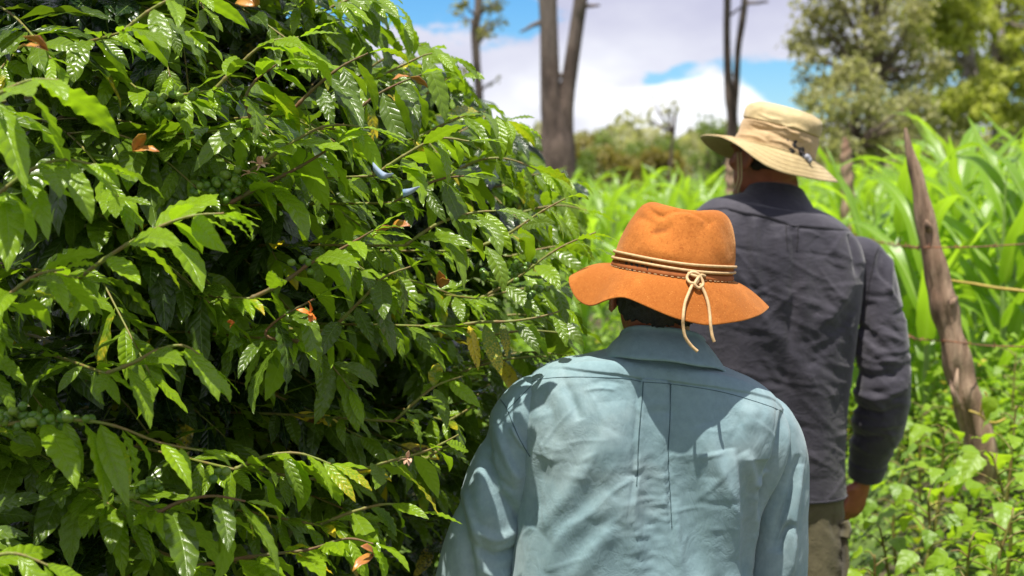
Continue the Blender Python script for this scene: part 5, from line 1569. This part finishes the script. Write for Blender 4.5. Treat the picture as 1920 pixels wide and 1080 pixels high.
b0 = at(1848, 830, Yp)
post('fence_post', [A(1842, 900, Yp + .02), A(1838, 815, Yp), A(1815, 745, Yp), A(1800, 690, Yp), A(1783, 620, Yp), A(1766, 560, Yp), A(1752, 500, Yp), A(1737, 430, Yp), A(1722, 350, Yp), A(1706, 290, Yp), A(1697, 240, Yp)],
     [(.050, .045), (.050, .045), (.046, .040), (.046, .040), (.038, .036), (.041, .038), (.033, .032), (.031, .030), (.023, .024), (.015, .016), (.004, .005)],
     'crooked weathered fence post leaning left beside the path', 3)
# splinters and a knot: real pieces of the same post
pst = bpy.data.objects['fence_post']
for (x, y, dx, dy, r0) in [(1795, 758, -14, -46, .012), (1790, 745, 6, -60, .010), (1778, 575, 18, -20, .014), (1742, 430, -6, -18, .012)]:
    link('splinter', tube_mesh([A(x, y, Yp - .02), A(x + dx * .5, y + dy * .5, Yp - .035), A(x + dx, y + dy, Yp - .02)], [r0, r0 * .8, .002], k=10, n=7), pst, M['wood'])
post('fence_post', [A(1590, 470, 7.4), A(1589, 400, 7.4), A(1587, 330, 7.4), A(1586, 285, 7.4), A(1585, 258, 7.4)], [(.040, .035), (.037, .035), (.034, .032), (.028, .026), (.012, .012)], 'pale upright fence post right of the tan hat', 5)
post('fence_post', [A(1371, 440, 8.2), A(1372, 380, 8.2), A(1371, 320, 8.2), A(1372, 262, 8.2)], [(.040, .035), (.038, .035), (.034, .032), (.015, .015)], 'fence post behind the face of the taller man', 6)
post('fence_post', [A(1026, 470, 9.5), A(1027, 420, 9.5), A(1025, 385, 9.5), A(1024, 350, 9.5)], [(.040, .035), (.038, .035), (.034, .032), (.015, .015)], 'pinkish brown post half hidden behind the coffee leaves', 7)
def wire(pts, label, seed, r=.0022, barbs=True):
    P = crom(pts, 60); o = link('barbed_wire', tube_mesh(P.tolist(), [r] * 60, k=120, n=5), None, M['rust'])
    tag(o, label, 'wire', 'barbed wires of the fence')
    if barbs:
        rr = random.Random(seed); Q = crom(pts, 200); acc = 0; ms = []
        for i in range(1, 200):
            acc += np.linalg.norm(Q[i] - Q[i - 1])
            if acc > .11:
                acc = 0; c = Vector(Q[i])
                for _ in range(2):
                    d = Vector((rr.uniform(-1, 1), rr.uniform(-1, 1), rr.uniform(-1, 1))).normalized() * .014
                    ms.append(tube_mesh([tuple(c - d), tuple(c), tuple(c + d)], [.0008, .0022, .0008], k=3, n=4))
        join('barbs', ms, o, M['rust'])['kind'] = 'stuff'
wire([A(2100, 452, 4.1), A(1920, 458, 4.2), A(1830, 463, 4.25), A(1738, 464, 4.3 - .05), A(1700, 462, 4.8), A(1640, 452, 5.9), A(1588, 436, 7.36)], 'upper rusty barbed wire passing the leaning post', 1)
wire([A(2100, 655, 4.1), A(1920, 650, 4.2), A(1850, 648, 4.25), A(1780, 640, 4.3 - .06), A(1700, 630, 4.8), A(1640, 590, 5.9), A(1590, 520, 7.36)], 'lower rusty barbed wire crossing the foot of the leaning post', 2)
wire([A(1588, 440, 7.36), A(1480, 425, 7.8), A(1371, 412, 8.16)], 'far rusty barbed wire between the two posts behind the taller man', 3)
o = link('vine', tube_mesh([A(2000, 560, 4.35), A(1920, 546, 4.4), A(1870, 540, 4.45), A(1825, 532, 4.5), A(1790, 527, 4.55), A(1760, 520, 4.6)], [.0055, .005, .005, .0045, .004, .003], k=60, n=8), None, M['vine'])
tag(o, 'thick yellow vine hanging between the two barbed wires', 'vine')
vn = link('vine', tube_mesh([A(1817, 770, Yp - .07), A(1838, 778, Yp - .09), A(1850, 790, Yp - .08), A(1868, 792, Yp - .07), A(1885, 785, Yp - .06)], [.0035] * 5, k=30, n=7), None, M['vine'])
tag(vn, 'curling yellow tendril with one pale leaf at the foot of the leaning post', 'vine')
link('tendril', tube_mesh([A(1838, 778, Yp - .09), A(1843, 755, Yp - .10), A(1850, 742, Yp - .10), A(1846, 735, Yp - .1)], [.003] * 4, k=20, n=7), vn, M['vine'])
lf = bpy.data.objects.new('leaf', WEED_HI[4]); COL.objects.link(lf); lf.parent = vn
R = Matrix(frames(np.array([[-.12, -.25, -1.]]), np.array([[.1, -1., .45]]))[0].tolist())
lf.matrix_local = Matrix.Translation(at(1856, 738, Yp - .11)) @ R.to_4x4() @ Matrix.Scale(.085, 4)

# ------------------------------------------------------------------ coffee
SIL = [(-400, -500), (560, -500), (566, -20), (612, 10), (660, -30), (742, -40), (775, 45), (835, 75), (888, 130), (890, 165), (985, 215), (1000, 275), (1060, 318), (1112, 370), (1168, 422), (1125, 470), (1062, 498),
       (1058, 560), (1112, 585), (1106, 668), (1010, 690), (958, 716), (915, 790), (880, 870), (845, 960), (805, 1080), (720, 1400), (-400, 1400)]
SIL_FAR = [(-400, -500), (560, -500), (566, -20), (612, 10), (660, -30), (742, -40), (775, 45), (835, 75), (888, 130), (890, 165), (985, 215), (1000, 275), (1060, 318), (1112, 370), (1168, 422), (1125, 470), (1090, 498),
           (1085, 560), (1120, 585), (1130, 668), (1080, 720), (1040, 780), (1010, 860), (960, 960), (900, 1080), (800, 1400), (-400, 1400)]
VAR = []
for i, (w_, dr, vee, wv, tw) in enumerate([(.46, .55, .20, .05, .1), (.42, .95, .12, .06, -.3), (.48, .25, .25, .05, .2), (.44, 1.15, .18, .045, .4), (.50, .7, .08, .07, -.2), (.40, .4, .35, .04, 0), (.47, .9, .2, .06, .1), (.44, .1, .15, .06, -.1), (.38, 1.5, .05, .09, .9), (.52, .6, .3, .03, -.5), (.34, .8, .6, .05, .3), (.45, .45, .1, .10, .6)]):
    VAR.append((w_, dr, vee, wv, tw, i))
GEO_HI = [leaf_geo(1, w_ * 1.0, 34, 10, dr, vee, wv * .55, 6.5, .018, 200 + i, twist=tw) for (w_, dr, vee, wv, tw, i) in VAR]
GEO_LO = [leaf_geo(1, w_ * 1.02, 8, 4, dr, vee, wv, 2.6, 0, 200 + i, twist=tw) for (w_, dr, vee, wv, tw, i) in VAR]
GEO_MID = [leaf_geo(1, w_ * 1.02, 14, 6, dr, vee, wv * .9, 2.8, 0, 200 + i, twist=tw) for (w_, dr, vee, wv, tw, i) in VAR]
TONES = [0.0, .12, .28, .5, .8, 1.0]
COF = {}
def coffee_me(v, tone, yel):
    ti = int(np.argmin([abs(t - tone) for t in TONES])); key = (v, ti, int(yel * 2))
    if key not in COF:
        COF[key] = leaf_me('leaf', GEO_HI[v], M['coffee_leaf'], TONES[ti], int(yel * 2) / 2)
    return COF[key]
bm = bmesh.new(); bmesh.ops.create_icosphere(bm, subdivisions=2, radius=1)
for v in bm.verts: v.co.z *= 1.18
BERRY = bpy.data.meshes.new('berry'); bm.to_mesh(BERRY); bm.free(); BERRY.materials.append(M['berry'])
BERRY.polygons.foreach_set('use_smooth', [True] * len(BERRY.polygons))

class Bush:
    def __init__(s, x, y, H, R, seed, label):
        s.c = (x, y); s.H = H; s.R = R; s.r = random.Random(seed); s.leaves = []; s.twigs = []; s.hero = []; s.berries = []; s.heroleaf = 0
        s.label = label
    def prof(s, z):
        t = max(0, (z - 1.25) / (s.H - 1.25)); return s.R * math.sqrt(max(.02, 1 - t * t * .9)) if z > 1.25 else s.R * (.75 + .25 * z / 1.25)
    def add_leaves(s, pts, f0, step, size, tone, droop=(-.30, .75), hero=False, yel=.012, young=.22):
        r = s.r; P = crom([tuple(p) for p in pts], 60); seg = np.linalg.norm(np.diff(P, axis=0), axis=1); cum = np.concatenate([[0], np.cumsum(seg)]); L = cum[-1]
        d = f0 * L; k = 0
        while d < L - .004:
            p = np.array([np.interp(d, cum, P[:, i]) for i in range(3)]); j = min(58, int(np.searchsorted(cum, d)) - 1); j = max(j, 0)
            fw = Vector(P[j + 1] - P[j]).normalized(); side = fw.cross(Vector((0, 0, 1))).normalized()
            tipf = d / L
            up = side.cross(fw)
            for sg in (-1, 1):
                if r.random() < .10: continue
                a = r.uniform(.35, .85) if tipf < .9 else r.uniform(.9, 1.3)
                roll = r.uniform(-.65, .65)
                sd = side * math.cos(roll) * sg + up * math.sin(roll)
                dv = sd * math.cos(a) + fw * math.sin(a) + Vector((0, 0, -1)) * r.uniform(*droop)
                dv.normalize()
                nn = Vector((r.gauss(0, .35), r.gauss(-.20, .35), 1)) + fw * -.05
                nearend = max(0, (tipf - (1 - young)) / young)
                ln = size * r.uniform(.58, 1.15) * (1 - .48 * nearend)
                tn = min(1, max(0, tone + r.gauss(0, .07) + .75 * nearend ** 1.3))
                yl = 1.0 if r.random() < yel * .22 else (.5 if r.random() < yel else 0)
                s.leaves.append((p[0], p[1], p[2], *dv, *nn, ln, tn, yl, r.randrange(len(VAR)), 1 if hero else 0))
            d += step * r.uniform(.8, 1.2) * (1 - .35 * tipf); k += 1
        if L > .1:   # the terminal pair and shoot
            fw = Vector(P[-1] - P[-3]).normalized(); side = fw.cross(Vector((0, 0, 1))).normalized()
            for sg in (-1, 1):
                dv = (fw + side * sg * .35 + Vector((0, 0, r.uniform(-.2, .25)))).normalized()
                s.leaves.append((*P[-1], *dv, r.gauss(0, .2), r.gauss(0, .2), 1, size * r.uniform(.38, .6), 1.0 if r.random() < .6 else .6, .5 if r.random() < .10 else 0, r.randrange(len(VAR)), 1 if hero else 0))
    def branch(s, z, az, L, n2=2, tone=.16, size=.125):
        r = s.r; x0, y0 = s.c; out = Vector((math.cos(az), math.sin(az), 0)); side = Vector((-out.y, out.x, 0))
        bow = r.uniform(-.12, .12); e = r.uniform(.25, .55)
        f = lambda t: Vector((x0, y0, z)) + out * L * t + side * bow * L * t * t + Vector((0, 0, L * (e * t - (e + r0) * t * t)))
        r0 = r.uniform(.0, .35)
        pts = [f(t) for t in (0, .2, .4, .6, .8, 1)]
        tx, ty, td = proj(np.array([tuple(f(1.0)), tuple(f(.8)), tuple(f(.6))]))
        if z > .9 and not inside(SIL, tx, ty).all(): return
        s.twigs.append((pts, (.0042, .0014)))
        s.add_leaves(pts, .28, .033, size, tone)
        for q in range(n2):
            t = r.uniform(.40, .75); p = f(t); d = (f(t + .05) - f(t)).normalized(); sg = r.choice((-1, 1))
            v = (d + side * sg * r.uniform(.5, .9)).normalized(); l = L * (1 - t) * r.uniform(.7, 1.1)
            pp = [p, p + v * l * .33 + Vector((0, 0, .02)), p + v * l * .66 + Vector((0, 0, .01)), p + v * l + Vector((0, 0, -.03))]
            s.twigs.append((pp, (.0022, .0012)))
            s.add_leaves(pp, .12, .031, size * .95, tone)
        if r.random() < .5:
            for _ in range(r.randint(1, 3)): s.cluster(f(r.uniform(.45, .8)), r.randint(4, 9))
    def fill(s, n, sector=None):
        r = s.r
        for i in range(n):
            z = .35 + (s.H - .42) * ((i + r.random()) / n) ** .8
            az = r.uniform(-math.pi, math.pi) if r.random() < .22 else r.uniform(-math.pi * .82, math.pi * .22)
            L = s.prof(z) * r.uniform(.80, 1.06)
            s.branch(z - .06 * L, az, L, 2 if z > .9 else 1, tone=r.choice((.0, .0, .0, .05, .12, .30)), size=r.uniform(.115, .155))
        # leading shoots on top
        for i in range(5):
            a = r.uniform(0, 6.28); q = s.R * .25
            p = Vector((s.c[0] + q * math.cos(a), s.c[1] + q * math.sin(a), s.H - .4)); pp = [p, p + Vector((.03 * math.cos(a), .03 * math.sin(a), .18)), p + Vector((.08 * math.cos(a), .08 * math.sin(a), .38))]
            s.twigs.append((pp, (.005, .002))); s.add_leaves(pp, .1, .05, .12, .35, (-.2, .6))
    def cluster(s, p, n):
        r = s.r
        for i in range(n):
            d = Vector((r.gauss(0, 1), r.gauss(0, 1), r.gauss(0, .8))).normalized()
            q = Vector(p) + d * r.uniform(.007, .014) + Vector((r.gauss(0, .009), r.gauss(0, .006), 0))
            s.berries.append((q, r.uniform(.0050, .0070), d))
    def heroes(s, pts, Y, size=.125, tone=.6, droop=(.1, .8), f0=.25, step=.042, berries=None, mat='twig', young=.4, yel=.05, r0=.0030):
        P = [at(x, y, (Y if np.isscalar(Y) else Y[i])) for i, (x, y) in enumerate(pts)]
        P = [p + Vector((0, 0, 0)) for p in P]
        # the branch comes out of the bush: an inner piece joins it to the stem
        st = Vector((s.c[0], s.c[1], max(.3, P[0].z - .15)))
        inner = [st, st.lerp(P[0], .5) + Vector((0, 0, .05)), P[0]]
        s.twigs.append((inner, (.0035, r0 * .7)))
        s.add_leaves(inner, .35, .04, size, .2)
        s.hero.append((P, (r0, .0013), mat))
        s.add_leaves(P, f0 * .5, step, size * 1.06, tone, droop, True, yel, young)
        if berries:
            for (x, y, n) in berries:
                s.cluster(at(x, y, (Y if np.isscalar(Y) else Y[0]) + .005), n)
    def trim(s):
        def cut(pts, dx):
            P = crom([tuple(p) for p in pts], 16); x, y, _ = proj(P)
            bad = ~inside(SIL, x + dx, y - dx * .4 * (y < 380)) & (x > 500)
            bad[:3] = False
            n = int(np.argmax(bad)) if bad.any() else 16
            return [Vector(p) for p in P[:max(n, 4)]]
        s.twigs = [(cut(p, 60), r_) for p, r_ in s.twigs]
        s.hero = [(cut(p, 34), r_, m_) for p, r_, m_ in s.hero]
    def build(s):
        s.trim()
        o = empty('coffee_bush', (s.c[0], s.c[1], 0)); tag(o, s.label, 'coffee bush', 'coffee bushes along the path')
        r = s.r
        st = []
        for i in range(3):
            a = r.uniform(0, 6.28)
            link('trunk', grid_mesh('trunk', tube_grid([(s.c[0] + .03 * math.cos(a), s.c[1] + .03 * math.sin(a), -.03), (s.c[0] + .08 * math.cos(a), s.c[1] + .08 * math.sin(a), s.H * .35), (s.c[0] + .12 * math.cos(a), s.c[1] + .12 * math.sin(a), s.H * .6), (s.c[0] + .15 * math.cos(a), s.c[1] + .15 * math.sin(a), s.H * .74)],
                 [(.022, .022), (.018, .018), (.012, .012), (.004, .004)], 30, 10)), o, M['bark_brown'])
        ms = [tube_mesh([tuple(p) for p in pts], [rr[0] + (rr[1] - rr[0]) * i / (len(pts) - 1) for i in range(len(pts))], k=len(pts), n=5) for pts, rr in s.twigs]
        join('twigs', ms, o, M['twig_green'], 'stuff')
        for pts, rr, mt in s.hero:
            # slightly knobbly branch with nodes
            k = 70; G = tube_grid([tuple(p) for p in pts], [(rr[0] + (rr[1] - rr[0]) * i / (len(pts) - 1),) * 2 for i in range(len(pts))], k, 8)
            c = G.mean(1, keepdims=True); G = c + (G - c) * (1 + .35 * np.clip(np.sin(np.linspace(0, 46, k)) - .6, 0, 1) * 2)[:, None, None]
            link('branch', grid_mesh('branch', G), o, M[mt])
        A_ = np.array(s.leaves, float)
        P = A_[:, :3]; D = A_[:, 3:6]; N_ = A_[:, 6:9]; Ln = A_[:, 9]
        Dn = D / np.linalg.norm(D, axis=1, keepdims=True)
        tipx, tipy, _ = proj(P + Dn * Ln[:, None] + np.array([0, 0, -.25]) * Ln[:, None]); bx, by, dep = proj(P)
        hero = A_[:, 13] > .5
        r_ = np.random.default_rng(4)
        un = r_.random(len(tipx)) ** 1.6
        ok = inside(SIL, tipx + 52 * un, tipy - 40 * un * (tipy < 380)) & inside(SIL, bx, by)
        ok |= (dep > 2.85) & inside(SIL_FAR, tipx + 20 * un, tipy) & inside(SIL_FAR, bx, by)
        ok |= hero & inside(SIL, bx, by) & (r_.random(len(ok)) < .8) & (tipx < 1175) & ((tipy < 660) | (tipx < 900))
        # keep clear of the walkers and of their way
        ok &= ~((P[:, 0] > -.12 + .02 * (P[:, 1] - 2.4)) & (np.abs(P[:, 1] - 2.5) < .30) & (P[:, 2] < 1.42) & (P[:, 0] > -.02 - .30 * (1.42 - P[:, 2])))
        ok &= dep > 1.25
        A_ = A_[ok]; P = A_[:, :3]; D = A_[:, 3:6]; N_ = A_[:, 6:9]; Ln = A_[:, 9]; hero = A_[:, 13] > .5
        R = frames(D, N_)
        cen = P + R[:, :, 1] * Ln[:, None] * .45
        cx, cy, dep = proj(cen)
        vis = (cx > -40) & (cx < 1960) & (cy > -40) & (cy < 1120)
        return o, A_, P, R, Ln, cen, cx, cy, dep, vis, hero
bushes = [Bush(-1.12, 2.82, 2.95, 1.0, 1, 'tall dark green coffee bush nearest the camera, filling the left side'),
          Bush(-.58, 3.50, 2.65, .88, 2, 'second coffee bush, behind the nearest one at the top centre left'),
          Bush(-.36, 4.65, 2.15, .95, 3, 'farthest coffee bush, whose tips show left of the orange hat')]
bushes[0].fill(150); bushes[1].fill(100); bushes[2].fill(70)
B0, B1, B2 = bushes
B0.heroes([(430, 382), (490, 348), (545, 322), (600, 290), (640, 262)], 2.15, .115, .85, (0, .5), .35, .036, [(400, 345, 9), (420, 350, 9), (385, 355, 8), (440, 335, 8), (455, 348, 9), (430, 368, 5), (410, 330, 6)], 'twig', r0=.0036)
B0.heroes([(470, 560), (530, 530), (585, 492), (640, 466), (700, 432)], 2.12, .12, .6, (.1, .8), .3, .038, [(556, 492, 2), (580, 505, 2)], 'twig', r0=.0036)
B0.heroes([(-20, 800), (60, 790), (150, 788), (220, 800), (300, 830), (380, 845)], 1.88, .115, .75, (.3, .9), .5, .034, [(20, 775, 8), (50, 785, 9), (80, 790, 9), (110, 785, 9), (140, 790, 8), (30, 800, 6)], 'twig_green')
B0.heroes([(370, 1062), (430, 1050), (500, 1040), (580, 1030), (650, 1010), (700, 1020)], 2.05, .115, .8, (.2, .8), .45, .036, None, 'twig', r0=.0034)
B0.heroes([(600, 900), (660, 885), (730, 865), (800, 845), (860, 815)], 2.22, .11, .55, (.1, .7), .2, .036, [(610, 880, 4)], 'twig_green')
B0.heroes([(740, 790), (780, 752), (820, 722), (868, 705)], 2.37, .10, .6, (.2, .9), .35, .036, None, 'twig_green')
B0.heroes([(850, 612), (900, 604), (960, 602), (1020, 592), (1075, 575)], 2.42, .10, .30, (.6, 1.6), .25, .028, None, 'twig_green', young=.2)
B0.heroes([(880, 470), (950, 440), (1010, 400), (1060, 372)], 2.45, .11, .45, (.2, .9), .3, .036, [(920, 515, 6), (945, 510, 6), (965, 505, 6), (985, 500, 4), (1000, 545, 5)], 'twig_green')
B1.heroes([(900, 560), (970, 520), (1040, 470), (1105, 440), (1160, 424)], 2.6, .10, .6, (.1, .6), .35, .040, [(925, 530, 6), (960, 520, 7), (990, 545, 5)], 'twig_green')
B0.heroes([(150, 520), (220, 470), (300, 425), (360, 405), (420, 400)], 1.88, .12, .85, (.1, .6), .45, .034, None, 'twig_green')
B0.heroes([(-30, 600), (20, 550), (70, 515), (120, 505)], 1.78, .12, .7, (.1, .7), .3, .034, None, 'twig_green')
B0.heroes([(540, 215), (590, 165), (640, 125), (690, 100)], 2.22, .12, .25, (.5, 1.4), .4, .032, None, 'twig', young=.15)
B0.heroes([(640, 240), (690, 190), (740, 160), (790, 140)], 2.42, .12, .25, (.6, 1.5), .4, .034, None, 'twig', young=.2)
B1.heroes([(700, 150), (760, 120), (810, 100), (850, 110)], 2.7, .12, .55, (.2, .8), .3, .04, None, 'twig_green')
B0.heroes([(400, 170), (450, 120), (500, 80), (560, 70)], 2.12, .13, .7, (0, .7), .35, .036, None, 'twig_green')
B0.heroes([(480, 240), (460, 190), (480, 150), (520, 120)], 2.12, .13, .55, (.1, 1.0), .3, .036, [(340, 180, 7), (300, 190, 7), (320, 210, 8), (280, 215, 6), (420, 185, 5)], 'twig', yel=.2)
B1.heroes([(780, 260), (850, 225), (910, 210), (970, 235)], 2.7, .12, .6, (.1, .8), .25, .038, None, 'twig_green')
B1.heroes([(840, 330), (900, 300), (960, 300), (1030, 330)], 2.75, .12, .5, (.2, .9), .25, .038, None, 'twig_green')
B0.heroes([(740, 380), (790, 350), (830, 335), (870, 330)], 2.32, .115, .35, (.6, 1.5), .3, .034, None, 'twig', young=.15)
B0.heroes([(200, 700), (250, 680), (300, 655), (350, 650), (400, 690)], 1.90, .11, .7, (.1, .8), .35, .036, None, 'twig_green')
B0.heroes([(600, 985), (660, 960), (730, 945), (790, 960)], 2.17, .12, .6, (.2, .8), .25, .036, None, 'twig_green')
B0.heroes([(-30, 190), (20, 165), (60, 150), (110, 150)], 1.75, .13, .8, (.2, .9), .2, .036, None, 'twig_green')
B0.heroes([(-20, 380), (40, 330), (110, 300), (180, 310)], 1.80, .12, .7, (.1, .9), .3, .036, None, 'twig_green')
B0.heroes([(440, 880), (500, 855), (560, 850), (620, 870)], 2.07, .12, .75, (.2, .9), .25, .034, None, 'twig_green')
B0.heroes([(470, 320), (560, 260), (620, 235), (690, 240)], 2.17, .12, .75, (.1, .8), .5, .034, None, 'twig_green')
B0.heroes([(620, 620), (680, 560), (720, 520), (770, 500)], 2.27, .11, .3, (.5, 1.4), .25, .034, None, 'twig_green', young=.15)
B0.heroes([(560, 640), (500, 630), (520, 600), (590, 560)], 2.12, .12, .25, (.5, 1.4), .25, .034, [(560, 590, 3)], 'twig', young=.15)
B0.heroes([(700, 330), (760, 290), (820, 260), (880, 265)], 2.30, .12, .6, (.1, .8), .25, .036, None, 'twig_green')
B0.heroes([(760, 460), (820, 420), (880, 400), (930, 395)], 2.30, .12, .45, (.2, 1.0), .25, .036, None, 'twig_green')
B0.heroes([(300, 960), (340, 940), (400, 930), (460, 940)], 1.92, .13, .25, (.5, 1.3), .2, .036, [(230, 930, 5), (280, 915, 5), (420, 890, 4)], 'twig', young=.15)
B0.heroes([(-40, 1060), (0, 1040), (40, 1040), (90, 1060)], 1.70, .12, .8, (.2, .8), .2, .036, None, 'twig_green')
B0.heroes([(230, 60), (280, 20), (340, -10), (400, -20)], 2.05, .13, .6, (.2, .9), .2, .036, None, 'twig_green')
for pts, Y in [([(600, 90), (660, 50), (720, 30), (790, 50)], 2.9), ([(640, 170), (720, 110), (790, 85), (850, 105)], 3.0), ([(590, 30), (640, 5), (690, -10), (735, 5)], 2.8), ([(760, 210), (820, 160), (860, 140), (900, 150)], 3.0),
               ([(560, 10), (600, -20), (650, -30), (700, -25)], 2.6), ([(840, 260), (900, 230), (950, 222), (990, 235)], 3.0), ([(880, 640), (940, 625), (1000, 620), (1060, 625)], 2.75), ([(860, 700), (920, 680), (980, 670), (1030, 668)], 2.8), ([(840, 790), (890, 760), (930, 735), (960, 715)], 2.7),
               ([(900, 560), (960, 545), (1030, 535), (1080, 540)], 2.9), ([(880, 740), (920, 720), (960, 700), (1000, 690)], 3.1), ([(960, 480), (1000, 470), (1060, 460), (1110, 465)], 3.0),
               ([(930, 420), (990, 395), (1050, 385), (1100, 395)], 3.1), ([(940, 350), (990, 330), (1040, 325), (1080, 340)], 3.2), ([(800, 860), (830, 840), (860, 830), (890, 810)], 2.5)]:
    B1.heroes(pts, Y, .12, .4, (0, .9), .1, .034, None, 'twig_green')
for pts, Y in [([(860, 690), (930, 670), (1000, 660), (1080, 670)], 2.95), ([(850, 760), (910, 735), (970, 725), (1030, 740)], 2.95), ([(830, 830), (890, 805), (940, 800), (990, 815)], 2.95),
               ([(810, 900), (860, 880), (910, 875), (960, 890)], 2.95), ([(800, 980), (840, 950), (880, 945), (920, 960)], 2.95), ([(900, 600), (970, 590), (1030, 600), (1090, 620)], 3.0),
               ([(870, 720), (930, 700), (990, 690), (1060, 700)], 3.3), ([(840, 800), (900, 780), (960, 770), (1010, 790)], 3.3), ([(820, 870), (880, 845), (930, 840), (980, 850)], 3.35)]:
    B1.heroes(pts, Y, .135, .22, (0, 1.0), .05, .028, None, 'twig_green')
built = [b.build() for b in bushes]
# which leaves show: coarse depth buffer over all bushes
allc = np.concatenate([np.stack([t[6], t[7], t[8], t[4]], -1)[:, :] for t in built])
gw = 24; W_, H_ = 2000 // gw + 2, 1160 // gw + 2
zb = np.full((W_, H_), 99.0)
for (x, y, d, l) in allc:
    i, j = int((x + 40) // gw), int((y + 40) // gw); rad = 1
    if -2 < i < W_ and -2 < j < H_:
        for a in range(max(0, i - rad), min(W_, i + rad + 1)):
            for b in range(max(0, j - rad), min(H_, j + rad + 1)):
                if d < zb[a, b]: zb[a, b] = d
nleaf = 0
for bu, (o, A_, P, R, Ln, cen, cx, cy, dep, vis, hero) in zip(bushes, built):
    ii = np.clip(((cx + 40) // gw).astype(int), 0, W_ - 1); jj = np.clip(((cy + 40) // gw).astype(int), 0, H_ - 1)
    behind = dep - zb[ii, jj]
    score = np.where(vis, Ln / dep * np.exp(-behind / .10) * (1 + .4 * hero), -1)
    order = np.argsort(-score); sel = order[:298]; sel = sel[score[sel] > 0]
    m = np.zeros(len(P), bool); m[sel] = True
    org = Vector(o.location)
    for q in sel:
        me = coffee_me(int(A_[q, 12]), A_[q, 10], A_[q, 11])
        l = bpy.data.objects.new('leaf', me); COL.objects.link(l); l.parent = o
        l.matrix_local = Matrix.Translation(Vector(P[q]) - org) @ Matrix(R[q].tolist()).to_4x4() @ Matrix.Scale(float(Ln[q]), 4)
    rest = ~m
    # leaves in view that are not picked out singly keep the fine shape, hidden ones a coarse one
    fine = rest & vis & (score > np.sort(score)[-1500] if len(score) > 1500 else rest)
    for nm, mk_, geos in (('foliage', fine, GEO_MID), ('inner_foliage', rest & ~fine, GEO_LO)):
        if mk_.sum():
            leaf_mass(nm, geos, A_[mk_, 12].astype(int), P[mk_], R[mk_], Ln[mk_], A_[mk_, 10], A_[mk_, 11], M['coffee_leaf'], o)['kind'] = 'stuff'
    nb = 0
    bs = sorted(bu.berries, key=lambda b: b[0].y)
    for (p, rad, d) in bs:
        x, y, dp = proj(np.array(p))
        if not (-20 < x < 1940 and -20 < y < 1100) or not inside(SIL, np.array([x]), np.array([y]))[0]: continue
        if nb >= 290: break
        b = bpy.data.objects.new('berry', BERRY); COL.objects.link(b); b.parent = o; nb += 1
        b.matrix_local = Matrix.Translation(p - org) @ Vector((0, 0, 1)).rotation_difference(d).to_matrix().to_4x4() @ Matrix.Scale(rad, 4)
    print('bush', len(P), len(sel), fine.sum(), nb)

# ------------------------------------------------------------------ small things on the coffee bushes
def petals(name, c, n, size, mat, seed, parent):
    r = random.Random(seed); ms = []
    for i in range(n):
        d = Vector((r.gauss(0, 1), r.gauss(-.5, .7), r.gauss(.4, .8))).normalized()
        V, F, UV = leaf_geo(size * r.uniform(.7, 1.2), size * .38, 6, 4, .8, .5, .1, 2, 0, seed + i, shape='oval', petiole=0)
        R = frames(np.array([d[:]]), np.array([[r.gauss(0, .5), r.gauss(0, .5), 1]]))[0]
        me = fast_mesh(name, V @ R.T + np.array(c), F)
        ms.append(me)
    o = join(name, ms, parent, mat); m = o.modifiers.new('t', 'SOLIDIFY'); m.thickness = .0006
    return o
M['dry_flower'] = plain('dried_flower', (.55, .30, .18), .7, (.62, .42, .30), 60, .3)
M['orange_bud'] = plain('orange_young_leaf', (.60, .13, .02), .4, (.55, .20, .03), 40, .2)
M['bronze_bud'] = plain('bronze_young_leaf', (.40, .20, .03), .35, (.30, .11, .03), 40, .2)
bo = bpy.data.objects['coffee_bush']
petals('dried_flower', at(486, 308, 2.10), 7, .018, M['dry_flower'], 1, bo)
petals('dried_flower', at(468, 325, 2.12), 4, .012, M['dry_flower'], 2, bo)
petals('dried_flower', at(765, 860, 2.14), 6, .016, M['dry_flower'], 3, bo)
petals('orange_bud', at(580, 588, 2.08), 5, .020, M['orange_bud'], 4, bo)
petals('orange_bud', at(438, 606, 2.04), 3, .014, M['orange_bud'], 5, bo)
for i, (x, y, Y) in enumerate([(735, 425, 2.15), (770, 145, 2.36), (825, 540, 2.25), (250, 285, 1.95), (700, 1040, 2.0), (90, 95, 1.8), (480, 12, 2.0)]):
    petals('young_leaf', at(x, y, Y), 2, .042, M['bronze_bud'], 20 + i, bo)
def ribbon(pts, w, label):
    P = crom([tuple(p) for p in pts], 40); V = []; F = []
    for i, p in enumerate(P):
        a = i * .03; d = np.array([math.sin(a) * .5, -.3, math.cos(a)]) * w / 2
        V += [p - d, p + d]
        if i: F.append((2 * i - 2, 2 * i - 1, 2 * i + 1, 2 * i))
    o = mk('ribbon', V, F, None, M['ribbon']); m = o.modifiers.new('t', 'SOLIDIFY'); m.thickness = .0008
    tag(o, label, 'ribbon', 'blue plastic ribbons in the coffee bush')
M['ribbon'] = plain('pale_blue_plastic', (.22, .34, .52), .35, (.32, .38, .48), 30, .2)
ribbon([at(700, 312, 2.05), at(712, 325, 2.04), at(722, 330, 2.03), at(734, 328, 2.04)], .012, 'torn pale blue plastic strip among the leaves, the left one of two')
ribbon([at(756, 362, 2.08), at(766, 360, 2.07), at(776, 356, 2.07), at(784, 352, 2.08)], .011, 'pale blue plastic strip end poking out above a leaf, the right one of two')
